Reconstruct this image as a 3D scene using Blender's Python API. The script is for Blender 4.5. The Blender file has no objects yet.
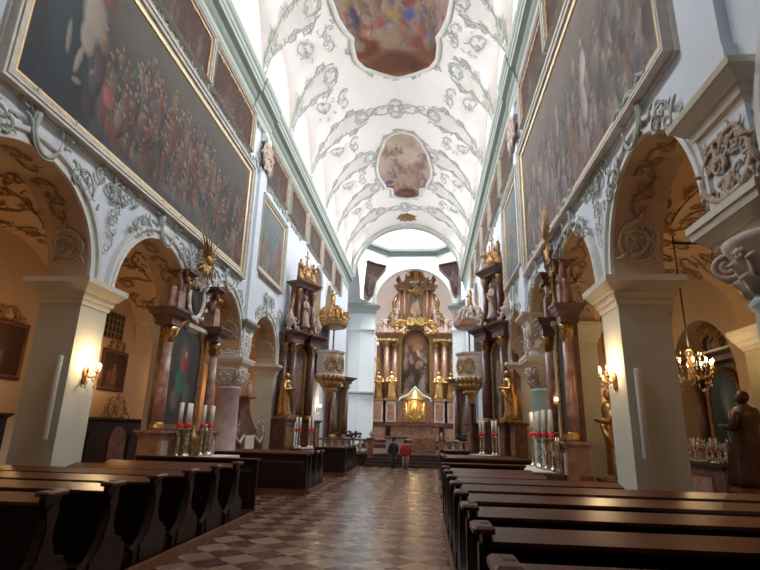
import bpy, math, random
import numpy as np
from math import sin, cos, pi, sqrt, atan2
from mathutils import Vector, Matrix
random.seed(7)
RNG = np.random.default_rng(11)
C = bpy.context.scene.collection
V3 = lambda *a: np.array(a, float)

# ------------------------------------------------------------------ materials
MATS = {}
def new_mat(name):
    m = bpy.data.materials.new(name); m.use_nodes = True
    nt = m.node_tree; b = nt.nodes['Principled BSDF']
    MATS[name] = m
    return m, nt, b
def mat(name, col, rough=.7, metal=0., var=.0, scale=4., bump=0., bscale=30., spec=.5, col2=None, detail=4, coat=0.):
    m, nt, b = new_mat(name)
    b.inputs['Roughness'].default_value = rough
    b.inputs['Metallic'].default_value = metal
    b.inputs['Specular IOR Level'].default_value = spec
    b.inputs['Coat Weight'].default_value = coat
    b.inputs['Base Color'].default_value = (*col, 1)
    tc = nt.nodes.new('ShaderNodeTexCoord')
    if var or col2:
        n = nt.nodes.new('ShaderNodeTexNoise'); n.inputs['Scale'].default_value = scale; n.inputs['Detail'].default_value = detail
        r = nt.nodes.new('ShaderNodeValToRGB')
        c2 = col2 or tuple(max(0, c*(1-var)) for c in col)
        r.color_ramp.elements[0].position = .35; r.color_ramp.elements[1].position = .65
        r.color_ramp.elements[0].color = (*c2, 1); r.color_ramp.elements[1].color = (*col, 1)
        nt.links.new(tc.outputs['Object'], n.inputs['Vector'])
        nt.links.new(n.outputs['Fac'], r.inputs['Fac']); nt.links.new(r.outputs['Color'], b.inputs['Base Color'])
    if bump:
        n2 = nt.nodes.new('ShaderNodeTexNoise'); n2.inputs['Scale'].default_value = bscale
        bp = nt.nodes.new('ShaderNodeBump'); bp.inputs['Strength'].default_value = bump; bp.inputs['Distance'].default_value = .02
        nt.links.new(tc.outputs['Object'], n2.inputs['Vector'])
        nt.links.new(n2.outputs['Fac'], bp.inputs['Height']); nt.links.new(bp.outputs['Normal'], b.inputs['Normal'])
    return m
def emat(name, col, strength):
    m, nt, b = new_mat(name)
    b.inputs['Base Color'].default_value = (*col, 1)
    b.inputs['Emission Color'].default_value = (*col, 1); b.inputs['Emission Strength'].default_value = strength
    return m
def vmat(name, rough=.5, spec=.4, noise=.0):
    m, nt, b = new_mat(name)
    a = nt.nodes.new('ShaderNodeVertexColor'); a.layer_name = 'paint'
    nt.links.new(a.outputs['Color'], b.inputs['Base Color'])
    b.inputs['Roughness'].default_value = rough; b.inputs['Specular IOR Level'].default_value = spec
    return m
mat('wall_plaster', (.70, .76, .84), .85, var=.05, scale=.6, bump=.05, bscale=8)
mat('vault_plaster', (.87, .82, .78), .9, var=.04, scale=.5)
mat('drum_plaster', (.76, .81, .82), .85, var=.05, scale=.4)
mat('pier_plaster', (.58, .58, .50), .8, var=.07, scale=1.2, bump=.05, bscale=6)
mat('cap_cream', (.72, .68, .56), .75, var=.08, scale=3)
mat('sage', (.20, .235, .20), .7, var=.1, scale=2)
mat('sage_light', (.40, .45, .41), .7, var=.08, scale=2)
mat('pale_trim', (.72, .73, .70), .7, var=.06, scale=2)
mat('stucco_green', (.44, .47, .42), .8, var=.25, scale=5)
mat('stucco_grey', (.56, .57, .52), .8, var=.15, scale=4)
mat('stucco_panel', (.70, .67, .63), .85, var=.1, scale=2)
mat('stucco_white', (.74, .72, .68), .75, var=.12, scale=6)
mat('stucco_warm', (.50, .38, .30), .75, var=.2, scale=5)
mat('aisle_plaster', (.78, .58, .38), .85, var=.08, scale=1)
mat('soffit_lamplit_tone', (.60, .45, .31), .85, var=.15, scale=1.5)  # warm lamp light and shade on the arch undersides, put into the colour
mat('rosette', (.58, .50, .40), .8, var=.15, scale=4)
mat('olive_plaster', (.42, .36, .24), .85, var=.1, scale=1.5)
mat('dark_carving', (.075, .030, .016), .4, var=.4, scale=8)
mat('aisle_stucco', (.40, .26, .15), .85, var=.3, scale=3)
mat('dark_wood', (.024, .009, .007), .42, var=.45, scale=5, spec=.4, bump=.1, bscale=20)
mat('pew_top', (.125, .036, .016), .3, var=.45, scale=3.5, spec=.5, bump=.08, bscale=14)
mat('kerb_wood', (.20, .08, .035), .4, var=.3, scale=4)
mat('gold', (.62, .36, .13), .32, metal=.85, var=.45, scale=12)
mat('gold_bright', (.82, .53, .20), .3, metal=.8, var=.3, scale=14)
mat('old_gold', (.48, .27, .11), .42, metal=.6, var=.5, scale=9)
mat('silver', (.75, .68, .52), .25, metal=.85, var=.5, scale=25)
mat('red_marble', (.27, .11, .08), .28, col2=(.44, .30, .25), scale=4.5, detail=8, spec=.6)
mat('pink_marble', (.25, .10, .055), .3, col2=(.40, .24, .15), scale=3.5, detail=8, spec=.6)
mat('brown_marble', (.095, .04, .03), .28, col2=(.19, .09, .068), scale=4, detail=8, spec=.6)
mat('step_stone', (.09, .05, .042), .35, var=.4, scale=3)
mat('col_marble', (.52, .33, .30), .35, col2=(.62, .60, .62), scale=2.2, detail=9, spec=.5)
mat('teal_column', (.42, .58, .60), .5, var=.15, scale=2.5)
mat('flesh_marble', (.58, .46, .38), .5, var=.2, scale=6)
mat('candle_wax', (.88, .84, .74), .5)
mat('red_holder', (.62, .03, .03), .4)
mat('cloth_white', (.80, .80, .82), .8, var=.08, scale=3)
mat('frame_pale', (.62, .57, .50), .6, var=.2, scale=5)
mat('frame_gold', (.72, .52, .26), .4, metal=.5, var=.2, scale=6)
mat('black_iron', (.02, .018, .016), .5)
mat('crystal', (.85, .72, .5), .12, metal=.3, var=.5, scale=60, spec=1.)
mat('white_tube', (.62, .60, .54), .5)
mat('skin', (.55, .33, .24), .6); mat('hair', (.03, .02, .015), .7)
mat('red_jacket', (.42, .03, .03), .8, var=.2, scale=9); mat('khaki', (.40, .32, .24), .8, var=.1, scale=9)
mat('navy_cloth', (.025, .03, .05), .8, var=.2, scale=9); mat('grey_cloth', (.10, .10, .12), .8, var=.2, scale=9)
mat('leaded', (.05, .04, .035), .4)
mat('window_bar', (.45, .48, .50), .6)
emat('window_sky', (.86, .94, 1.), 2.5)
emat('flame', (1., .72, .35), 55)
emat('flame_small', (1., .66, .3), 25)
vmat('oil_paint', .6, .12); vmat('fresco', .9, .15)

def floor_mat():
    m, nt, b = new_mat('floor_tiles')
    N = nt.nodes.new; L = nt.links.new
    tc = N('ShaderNodeTexCoord'); mp = N('ShaderNodeMapping')
    mp.inputs['Rotation'].default_value = (0, 0, pi/4); mp.inputs['Location'].default_value = (.05, .12, 0)
    mp.inputs['Scale'].default_value = (1, 1, 1)
    L(tc.outputs['Object'], mp.inputs['Vector'])
    ck = N('ShaderNodeTexChecker'); ck.inputs['Scale'].default_value = 1/.5
    ck.inputs['Color1'].default_value = (.29, .19, .135, 1); ck.inputs['Color2'].default_value = (.115, .045, .03, 1)
    L(mp.outputs['Vector'], ck.inputs['Vector'])
    # per tile tone
    sc = N('ShaderNodeVectorMath'); sc.operation = 'SCALE'; sc.inputs['Scale'].default_value = 2.
    fl = N('ShaderNodeVectorMath'); fl.operation = 'FLOOR'
    L(mp.outputs['Vector'], sc.inputs[0]); L(sc.outputs['Vector'], fl.inputs[0])
    wn = N('ShaderNodeTexWhiteNoise'); wn.noise_dimensions = '2D'; L(fl.outputs['Vector'], wn.inputs['Vector'])
    no = N('ShaderNodeTexNoise'); no.inputs['Scale'].default_value = 3.5; no.inputs['Detail'].default_value = 7; L(tc.outputs['Object'], no.inputs['Vector'])
    ad = N('ShaderNodeMath'); ad.operation = 'ADD'; L(wn.outputs['Value'], ad.inputs[0]); L(no.outputs['Fac'], ad.inputs[1])
    mr = N('ShaderNodeMapRange'); mr.inputs['From Min'].default_value = .2; mr.inputs['From Max'].default_value = 1.4
    mr.inputs['To Min'].default_value = .62; mr.inputs['To Max'].default_value = 1.12
    L(ad.outputs[0], mr.inputs['Value'])
    mx = N('ShaderNodeMix'); mx.data_type = 'RGBA'; mx.blend_type = 'MULTIPLY'; mx.inputs[0].default_value = 1
    L(ck.outputs['Color'], mx.inputs[6]); L(mr.outputs['Result'], mx.inputs[7]); L(mx.outputs[2], b.inputs['Base Color'])
    # roughness / bump
    n2 = N('ShaderNodeTexNoise'); n2.inputs['Scale'].default_value = 1.6; n2.inputs['Detail'].default_value = 3; L(tc.outputs['Object'], n2.inputs['Vector'])
    r2 = N('ShaderNodeMapRange'); r2.inputs['To Min'].default_value = .16; r2.inputs['To Max'].default_value = .36; L(n2.outputs['Fac'], r2.inputs['Value'])
    L(r2.outputs['Result'], b.inputs['Roughness'])
    n3 = N('ShaderNodeTexNoise'); n3.inputs['Scale'].default_value = 5.; L(tc.outputs['Object'], n3.inputs['Vector'])
    bp = N('ShaderNodeBump'); bp.inputs['Strength'].default_value = .35; bp.inputs['Distance'].default_value = .02
    L(n3.outputs['Fac'], bp.inputs['Height']); L(bp.outputs['Normal'], b.inputs['Normal'])
    b.inputs['Specular IOR Level'].default_value = .6
    return m
floor_mat()

# ------------------------------------------------------------------ mesh builder
class MB:
    def __init__(s): s.v = []; s.f = []; s.sm = []
    def add(s, vs, fs, smooth=False):
        b = len(s.v); s.v.extend([tuple(map(float, p)) for p in vs]); s.f.extend([tuple(b+i for i in f) for f in fs]); s.sm.extend([smooth]*len(fs)); return s
    def box(s, x0, x1, y0, y1, z0, z1):
        return s.add([(x0,y0,z0),(x1,y0,z0),(x1,y1,z0),(x0,y1,z0),(x0,y0,z1),(x1,y0,z1),(x1,y1,z1),(x0,y1,z1)],
              [(0,3,2,1),(4,5,6,7),(0,1,5,4),(1,2,6,5),(2,3,7,6),(3,0,4,7)])
    def bbox(s, x0, x1, y0, y1, z0, z1, b=.02):
        # box with chamfered vertical and top edges
        o = [(x0+b,y0),(x1-b,y0),(x1,y0+b),(x1,y1-b),(x1-b,y1),(x0+b,y1),(x0,y1-b),(x0,y0+b)]
        cx, cy = (x0+x1)/2, (y0+y1)/2
        def ring(z, k):
            return [(cx+(x-cx)*(1-k/max(.01,(x1-x0)/2)), cy+(y-cy)*(1-k/max(.01,(y1-y0)/2)), z) for x,y in o]
        R = [ring(z0,0), ring(z1-b,0), ring(z1,b)]
        return s.rings(R, True, True)
    def rings(s, R, cap0=True, cap1=True, smooth=False, closed=True):
        n = len(R[0]); vs = [p for r in R for p in r]; fs = []
        m = n if closed else n-1
        for i in range(len(R)-1):
            for j in range(m):
                k = (j+1) % n
                fs.append((i*n+j, i*n+k, (i+1)*n+k, (i+1)*n+j))
        if cap0: fs.append(tuple(range(n))[::-1])
        if cap1: fs.append(tuple((len(R)-1)*n+i for i in range(n)))
        return s.add(vs, fs, smooth)
    def lathe(s, prof, c=(0,0,0), n=16, smooth=True, sx=1., sy=1., a0=0., caps=True):
        R = [[(c[0]+r*sx*cos(a0+2*pi*j/n), c[1]+r*sy*sin(a0+2*pi*j/n), c[2]+z) for j in range(n)] for r, z in prof]
        return s.rings(R, caps, caps, smooth)
    def prism(s, poly, z0, z1):
        n = len(poly)
        return s.rings([[(x,y,z0) for x,y in poly],[(x,y,z1) for x,y in poly]])
    def extr(s, poly, d, o=(0,0,0), ax='x'):
        # polygon in (a,b) extruded along axis by d, from origin
        def P(a,b,t):
            return (o[0]+t,o[1]+a,o[2]+b) if ax=='x' else ((o[0]+a,o[1]+t,o[2]+b) if ax=='y' else (o[0]+a,o[1]+b,o[2]+t))
        return s.rings([[P(a,b,0) for a,b in poly],[P(a,b,d) for a,b in poly]])
    def tube(s, pts, rad, n=6, flat=None, caps=True, smooth=True):
        pts = [np.array(p, float) for p in pts]
        if len(pts) < 2: return s
        R = []; up = None
        for i, p in enumerate(pts):
            t = pts[min(i+1,len(pts)-1)] - pts[max(i-1,0)]
            L = np.linalg.norm(t); t = t/L if L > 1e-9 else V3(0,0,1)
            if flat is not None:
                nn = np.array(flat[i] if isinstance(flat, list) else flat, float)
                nn = nn - t*(nn@t); nn /= (np.linalg.norm(nn)+1e-9); a = np.cross(t, nn); b = nn
            else:
                if up is None:
                    up = V3(0,0,1) if abs(t[2]) < .9 else V3(1,0,0)
                a = np.cross(t, up); a /= (np.linalg.norm(a)+1e-9); b = np.cross(a, t); up = b
            r = rad[i] if hasattr(rad, '__len__') else rad
            fb = .55 if flat is not None else 1.
            R.append([p + r*(cos(2*pi*j/n)*a + fb*sin(2*pi*j/n)*b) for j in range(n)])
        return s.rings(R, caps, caps, smooth)
    def ell(s, c, r, n=10, m=7, rot=None):
        R = []
        for i in range(m+1):
            th = pi*i/m; rr = max(sin(th), .02)
            ring = []
            for j in range(n):
                p = V3(r[0]*rr*cos(2*pi*j/n), r[1]*rr*sin(2*pi*j/n), -r[2]*cos(th))
                if rot is not None: p = rot@p
                ring.append(tuple(np.array(c)+p))
            R.append(ring)
        return s.rings(R, True, True, True)
    def xf(s, fn, start=0):
        s.v[start:] = [tuple(fn(p)) for p in s.v[start:]]; return s
    def build(s, name, material, parent=None, loc=None, rz=0, kind=None, mat2=None):
        me = bpy.data.meshes.new(name)
        me.from_pydata(s.v, [], s.f); me.update()
        if any(s.sm): me.polygons.foreach_set('use_smooth', s.sm)
        me.materials.append(MATS[material] if isinstance(material, str) else material)
        if mat2:
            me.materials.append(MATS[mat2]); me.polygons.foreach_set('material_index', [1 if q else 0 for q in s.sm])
        o = bpy.data.objects.new(name, me); C.objects.link(o)
        if parent is not None: o.parent = parent
        if loc is not None: o.location = loc
        o.rotation_euler[2] = rz
        if kind: o['kind'] = kind
        return o
def tag(o, label, cat, group=None):
    o['label'] = label; o['category'] = cat
    if group: o['group'] = group
    return o
def thing(name, label, cat, loc=(0,0,0), rz=0, group=None):
    o = bpy.data.objects.new(name, None); C.objects.link(o); o.empty_display_size = .1
    o.location = loc; o.rotation_euler[2] = rz
    return tag(o, label, cat, group)
def area(name, loc, d, sx, sy, power, col=(.97,.98,1.), spread=180):
    l = bpy.data.lights.new(name,'AREA'); l.shape = 'RECTANGLE'; l.size = sx; l.size_y = sy; l.energy = power; l.color = col; l.spread = math.radians(spread)
    o = bpy.data.objects.new(name,l); C.objects.link(o); o.location = loc
    o.rotation_euler = Vector(d).to_track_quat('-Z','Y').to_euler(); return o
def point(name, loc, power, col=(1.,.6,.28), r=.1):
    l = bpy.data.lights.new(name,'POINT'); l.energy = power; l.color = col; l.shadow_soft_size = r
    o = bpy.data.objects.new(name,l); C.objects.link(o); o.location = loc; return o
def dup(root, loc, rz=0, label=None, group=None, scale=None):
    r = root.copy(); C.objects.link(r); r.location = loc; r.rotation_euler[2] = rz
    if scale: r.scale = scale
    if label: r['label'] = label
    if group: r['group'] = group
    for ch in [o for o in C.objects if o.parent == root]:
        c = ch.copy(); C.objects.link(c); c.parent = r
        for g in [o for o in C.objects if o.parent == ch]:
            d = g.copy(); C.objects.link(d); d.parent = c
    return r

# ------------------------------------------------------------------ setting dimensions
XL, XR = -7.4, 3.75          # nave wall faces
WT = .95                     # arcade wall thickness
YE = 47.0                    # nave arch
ZC = 5.05                    # impost level
VX, VR, VZ = -1.75, 5.35, 16.3
def arch_wall(mb, xf, xb, yspan, ops, z0, z1, n=20):
    """wall in a plane X=xf..xb along Y with openings ops: (y0,y1,zbot,zspring,ratio) ; semi-elliptic heads"""
    y = yspan[0]
    def quadface(ya, yb, za0, zb0, zt):
        mb.add([(xf,ya,za0),(xf,yb,zb0),(xf,yb,zt),(xf,ya,zt)], [(0,1,2,3)])
        mb.add([(xb,ya,za0),(xb,yb,zb0),(xb,yb,zt),(xb,ya,zt)], [(3,2,1,0)])
    for (y0,y1,zb,zs,ra) in ops:
        if y0 > y: quadface(y, y0, z0, z0, z1)
        r = (y1-y0)/2; yc = (y0+y1)/2
        pts = [(yc - r*cos(pi*i/n), zs + r*ra*sin(pi*i/n)) for i in range(n+1)]
        for (a,za),(b,zb2) in zip(pts, pts[1:]): quadface(a, b, za, zb2, z1)
        if zb > z0:
            quadface(y0, y1, z0, z0, zb)
            mb.add([(xf,y0,zb),(xb,y0,zb),(xb,y1,zb),(xf,y1,zb)], [(0,1,2,3)])
        prof = [(y0,zb)] + pts + [(y1,zb)]
        for (a,za),(b,zb2) in zip(prof, prof[1:]):
            mb.add([(xf,a,za),(xb,a,za),(xb,b,zb2),(xf,b,zb2)], [(0,1,2,3)], True)
        y = y1
    if yspan[1] > y: quadface(y, yspan[1], z0, z0, z1)
    mb.add([(xf,yspan[0],z0),(xb,yspan[0],z0),(xb,yspan[0],z1),(xf,yspan[0],z1)], [(0,1,2,3)])
    mb.add([(xf,yspan[1],z0),(xb,yspan[1],z0),(xb,yspan[1],z1),(xf,yspan[1],z1)], [(0,1,2,3)])
    return mb

# arcade openings (y0,y1) on each side
LA = [(6.2-9.8,6.2-5.9),(6.2-4.9,6.2-1.0),(6.2,10.12),(11.05,14.95),(15.85,19.72),(20.85,24.75),(25.75,29.65)]
RA = [(-3.4,.5),(1.4,5.0),(6.6,10.05),(11.0,14.4),(15.2,18.3),(19.3,22.8),(24.3,28.2)]
def spring(y): return ZC
wl = arch_wall(MB(), XL, XL-WT, (-5, YE), [(a,b,ZC,ZC,1.0) for a,b in LA[:]] + [(32.2,34.6,9.3,11.6,1.),(36.4,38.8,9.3,11.6,1.)], ZC, 17.6)
wl.build('wall_left', 'wall_plaster', kind='structure', mat2='soffit_lamplit_tone')
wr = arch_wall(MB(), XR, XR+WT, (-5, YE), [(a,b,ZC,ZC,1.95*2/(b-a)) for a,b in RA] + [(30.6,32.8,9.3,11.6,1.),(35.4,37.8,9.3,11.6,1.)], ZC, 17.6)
wr.build('wall_right', 'wall_plaster', kind='structure', mat2='soffit_lamplit_tone')
# dark rooms behind the upper gallery openings
for sx, ys in ((-1, ((32.2,34.6),(36.4,38.8))), (1, ((30.6,32.8),(35.4,37.8)))):
    m = MB()
    for a, b in ys:
        x0 = XL-WT if sx < 0 else XR+WT
        m.box(min(x0, x0+sx*.05), max(x0, x0+sx*.05), a-.3, b+.3, 9, 13.2)
    m.build('wall_back_of_gallery', 'wall_plaster', kind='structure')

# floor
m = MB(); m.add([(-13.5,-5,0),(10.5,-5,0),(10.5,48,0),(-13.5,48,0)], [(0,1,2,3)])
m.build('floor', 'floor_tiles', kind='structure')
# raised choir floor with four steps
st = MB()
for i in range(4):
    st.box(-3.55, .95, 31.6+i*.38, 34, i*.165, (i+1)*.165)
st.box(-9, 6.5, 32.9, 70, 0, .66)
st.build('floor_of_choir_with_steps', 'step_stone', kind='structure')

# ------------------------------------------------------------------ vault (barrel with lunettes)
RIBS = [-1.5, 3.5, 8.5, 13.45, 18.35, 23.1, 28.0, 32.9, 37.6, 42.3, 47.0]
def vault_xyz(th, y, off=0.):
    """th: angle from crown (-pi/2..pi/2), returns point (x,y,z)"""
    x = VX + (VR-off)*sin(th); z = VZ + (VR-off)*cos(th)
    zl = 0
    for a, b in zip(RIBS, RIBS[1:]):
        if a <= y <= b:
            h = (b-a)/2; q = (y-(a+b)/2)/(h*.9)
            if abs(q) < 1: zl = 16.9 + 3.0*sqrt(1-q*q) + .25*(VR-abs(x-VX)) - off*.4
            # push x outward at foot so that lunette reaches wall
    zz = max(z, zl)
    return V3(x, y, zz)
nth, ny = 72, 420
vb = MB(); vs = []; fs = []
for j in range(ny+1):
    y = -5 + (YE+5)*j/ny
    for i in range(nth+1):
        vs.append(vault_xyz(-pi/2+pi*i/nth, y))
for j in range(ny):
    for i in range(nth):
        a = j*(nth+1)+i
        fs.append((a, a+nth+1, a+nth+2, a+1))
vb.add(vs, fs, True)
CEIL = vb.build('ceiling', 'vault_plaster', kind='structure')

# clerestory walls over the cornice with arched windows
WIN = [( (a+b)/2, min(1.15,(b-a)/2-.8)) for a, b in zip(RIBS, RIBS[1:])]
for sx, x0, nm in ((-1, VX-VR-.0, 'left'), (1, VX+VR, 'right')):
    ops = [(yc-h, yc+h, 17.2, 18.35, 1.) for yc, h in WIN]
    xf = x0; xb = x0+sx*.75
    arch_wall(MB(), xf, xb, (-5, YE), ops, 16.2, 20.6).build('wall_clerestory_'+nm, 'vault_plaster', kind='structure')
    k = 0
    for yc, h in WIN:
        k += 1
        xw = x0+sx*.6
        g = MB(); n = 14
        pts = [(yc-h,17.2)]+[(yc-h*cos(pi*i/n), 18.35+h*sin(pi*i/n)) for i in range(n+1)]+[(yc+h,17.2)]
        g.add([(xw,a,b) for a,b in pts], [tuple(range(len(pts)))])
        o = g.build('window_%d' % (k+(20 if sx > 0 else 0)), 'window_sky', kind='structure')
        br = MB()
        for t in (-.5, 0, .5):
            br.box(xw-.03-.03*sx, xw+.03-.03*sx, yc+t*h-.025, yc+t*h+.025, 17.2, 18.3+h*sqrt(1-t*t))
        for z in (17.6, 18.05, 18.5, 18.95):
            w = h if z < 18.35 else h*sqrt(max(0,1-((z-18.35)/h)**2))
            br.box(xw-.03-.03*sx, xw+.03-.03*sx, yc-w, yc+w, z-.02, z+.02)
        br.build('window_bars', 'window_bar', kind='structure', parent=o)
# unseen end wall behind the camera, dark to cut bounce onto the pillars
m = MB(); m.box(-13.5, 10.5, -5.4, -5, 0, 24); m.build('wall_behind', 'dark_wood', kind='structure')

# ------------------------------------------------------------------ cornice along each wall
def cornice(side):
    s = 1 if side == 'left' else -1
    x0 = XL if s > 0 else XR
    prof = [(0,15.0,'a'),(.06,15.0),(.06,15.3),(.14,15.42),(.14,15.62),(.2,15.7),(.24,16.0),(.46,16.1),(.5,16.25),(.62,16.38),(.62,16.62),(0,16.75)]
    bands = [('sage_light',[(0,14.9),(.05,14.95),(.07,15.25),(.13,15.33),(.13,15.5)]),
             ('sage',[(.13,15.5),(.2,15.62),(.22,15.85),(.4,15.95)]),
             ('sage_light',[(.4,15.95),(.42,16.1),(.46,16.12),(.46,16.3)]),
             ('sage',[(.46,16.3),(.5,16.42)]),
             ('sage_light',[(.5,16.42),(.54,16.5),(.54,16.62),(0,16.8)])]
    ys = [-5, 18.3 if s>0 else 17.4, 20.6 if s>0 else 19.4, YE]
    off = [0, .07, 0]
    for mt in ('sage_light','sage'):
        m = MB()
        for nm, pr in bands:
            if nm != mt: continue
            for k in range(3):
                R = [[(x0+s*(a+(off[k] if a>0 else 0)), y, b) for a,b in pr] for y in (ys[k], ys[k+1])]
                m.rings(R, False, False, False, closed=False)
                if off[k]:
                    for y in (ys[k], ys[k+1]):
                        P = [(x0+s*(a+off[k]), y, b) for a,b in pr]
                        P2 = [(x0+s*max(a-.02,0), y, b) for a,b in pr]
                        m.rings([P,P2], False, False, False, closed=False)
        m.build('trim_cornice_%s' % side, mt, kind='structure')
cornice('left'); cornice('right')

# lower wall beyond the last arch
MB().box(XL-WT, XL, 29.65, YE, 0, ZC).build('wall_left_lower', 'wall_plaster', kind='structure')
MB().box(XR, XR+WT, 28.2, YE, 0, ZC).build('wall_right_lower', 'wall_plaster', kind='structure')
# archivolt mouldings round every arch
def archivolt(side, ops, nm):
    m = MB(); s = 1 if side == 'l' else -1; x0 = XL if s > 0 else XR
    for y0,y1,zs,ra in ops:
        r = (y1-y0)/2; yc = (y0+y1)/2; n = 28
        # stepped profile (radial offset, projection)
        pr = [(0,0),(0,.07),(.09,.07),(.1,.035),(.2,.035),(.22,.1),(.3,.11),(.33,0)]
        R = []
        for i in range(n+1):
            a = pi*i/n
            R.append([(x0+s*d, yc-(r+o)*cos(a), zs+(r*ra+o)*sin(a)) for o,d in pr])
        m.rings(R, False, False, False, closed=False)
    return m.build(nm, 'pale_trim', kind='structure')
archivolt('l', [(a,b,ZC,1.) for a,b in LA]+[(32.2,34.6,11.6,1.),(36.4,38.8,11.6,1.)], 'trim_arches_left')
archivolt('r', [(a,b,ZC,1.95*2/(b-a)) for a,b in RA]+[(30.6,32.8,11.6,1.),(35.4,37.8,11.6,1.)], 'trim_arches_right')

# ------------------------------------------------------------------ square pillars with impost caps
def slab_mb(m, x0, x1, y0, y1, z, steps):
    for e0, e1, h in steps:
        m.rings([[(x0-e,y0-e,zz),(x1+e,y0-e,zz),(x1+e,y1+e,zz),(x0-e,y1+e,zz)] for e,zz in ((e0,z),(e1,z+h))]); z += h
    return m
def pillar(x0, x1, y0, y1, label, group=None):
    t = thing('pillar', label, 'pillar', ((x0+x1)/2,(y0+y1)/2,0), 0, group)
    cx, cy = (x0+x1)/2, (y0+y1)/2; a, b = (x1-x0)/2, (y1-y0)/2
    MB().box(-a,a,-b,b,0,4.55).build('shaft', 'pier_plaster', t)
    slab_mb(MB(), -a, a, -b, b, -.15+.15, [(.05,.05,.35)]).build('base', 'pier_plaster', t)
    slab_mb(MB(), -a, a, -b, b, 4.5, [(.03,.05,.12),(.08,.10,.14),(.14,.26,.16),(.28,.28,.12)]).build('capital', 'cap_cream', t)
    return t
pillar(XL-WT, XL, 10.12, 11.05, 'broad square plastered pillar in the left pews with a lit crystal sconce and white tube')
pillar(XL-WT, XL, 14.95, 15.85, 'square plastered pillar behind the first altar on the left')
pillar(XL-WT, XL, 24.75, 25.75, 'square pillar behind the second tall altar on the left')
pillar(XR, XR+WT, 10.05, 11.0, 'broad square plastered pillar in the right pews with a lit crystal sconce')
pillar(XR, XR+WT, 14.4, 15.2, 'square plastered pillar behind the first altar on the right')
pillar(XR, XR+WT, 22.8, 24.3, 'square pillar behind the second tall altar on the right')

# ------------------------------------------------------------------ ornament generator
def cscroll(p0, p1, bulge, curl=.25, turns=1.1, n=18, ends=(1,1)):
    """2-D C-scroll from p0 to p1 bowed sideways, each end rolled inwards"""
    p0 = np.array(p0,float); p1 = np.array(p1,float); d = p1-p0; L = np.linalg.norm(d); t = d/L; nn = V3(-t[1],t[0])
    mid = [p0+d*u + nn*bulge*L*4*u*(1-u) for u in np.linspace(0,1,n)]
    def roll(P, T, side):
        out = []; k = int(12*turns); R = curl*L; a = atan2(T[1],T[0]); c = P + side*R*V3(-sin(a),cos(a)); a0 = a - side*pi/2
        for i in range(1,k+1):
            q = i/k; ang = a0+side*2*pi*turns*q; rr = R*(1-.75*q); out.append(c+rr*V3(cos(ang),sin(ang)))
        return out
    s = -1 if bulge > 0 else 1
    e = roll(mid[-1], mid[-1]-mid[-2], s) if ends[1] else []
    b = roll(mid[0], mid[0]-mid[1], -s)[::-1] if ends[0] else []
    return b+mid+e
def leaf(p, ang, L, bend=.5, n=6):
    p = np.array(p,float); out = [p]
    for i in range(n):
        ang += bend/n*1.6; p = p+L/n*V3(cos(ang),sin(ang)); out.append(p)
    return out
def taper(n, r, a=.3, b=.3):
    return [r*(a+(1-a)*min(1,i/(n*.25+.01)))*(b+(1-b)*min(1,(n-1-i)/(n*.35+.01)))+r*.05 for i in range(n)]
def motif_cartouche(w, h, rnd):
    S = []
    for s in (-1,1):
        S.append((cscroll((s*w*.12,-h*.42),(s*w*.30,h*.30),-s*.32,.16,1.), 1.))
        S.append((cscroll((s*w*.10,h*.44),(s*w*.42,h*.12),s*.22,.2,.9), .8))
        S.append((cscroll((s*w*.40,-h*.08),(s*w*.2,-h*.4),s*.2,.2,.9), .7))
        for k in range(4):
            S.append((leaf((s*w*(.34+.04*k), h*(.25-.17*k)), (0 if s>0 else pi)+s*rnd.uniform(-.6,1.), w*.17, s*rnd.uniform(-1.5,1.5)), .55))
    for a in (-.7,-.3,0,.3,.7): S.append((leaf((0,h*.36), pi/2+a, h*.15, a), .7))
    for a in (-.35,0,.35): S.append((leaf((0,-h*.38), -pi/2+a, h*.2, a), .6))
    return S
def motif_tendril(w, h, rnd):
    S = [(cscroll((-w*.45,-h*.2),(0,h*.05),.3,.22,1.), .9),(cscroll((0,h*.05),(w*.42,-h*.15),-.3,.25,1.), .9)]
    for k in range(7):
        u = -.45+.15*k; S.append((leaf((w*u, h*.1*sin(6*u)), rnd.uniform(.6,2.4)*(1 if k%2 else -1), w*.16, rnd.uniform(-1.5,1.5)), .55))
    return S
def motif_drop(w, h, rnd):
    S = []
    for k in range(4):
        z = h*(.5-.25*k); s = 1 if k%2 else -1; f = 1-.18*k
        S.append((cscroll((0,z),(0,z-h*.26),s*.45*f,.25,1.), .9*f))
        for q in (-1,1): S.append((leaf((q*w*.1*f, z-h*.1), (0 if q>0 else pi)+rnd.uniform(-.9,.9), w*.35*f, rnd.uniform(-1.3,1.3)), .6*f))
    return S
def relief(m, strokes, fmap, r, n=5, sprout=True):
    """fmap(u,v)->(point, normal)"""
    for line, k in strokes:
        P = []; N = []
        for q in line:
            p, nn = fmap(q[0], q[1]); P.append(p); N.append(nn)
        rr = taper(len(P), r*k)
        m.tube(P, [q*(1+.28*sin(i*1.55)) for i, q in enumerate(rr)], n, flat=N)
        if len(line) > 14 and sprout:
            for i in range(3, len(line)-3, 4):
                a = np.array(line[i], float); t = np.array(line[i+1], float)-a; an = atan2(t[1], t[0]); L = r*k*4.5
                g = leaf(a, an+(1.1 if (i//4)%2 else -1.1), L, .9 if (i//4)%2 else -.9, 3)
                Q = [fmap(q[0], q[1]) for q in g]
                m.tube([q[0] for q in Q], [r*k*.75, r*k*.9, r*k*.6, r*k*.2], 4, flat=[q[1] for q in Q])
    return m
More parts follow.
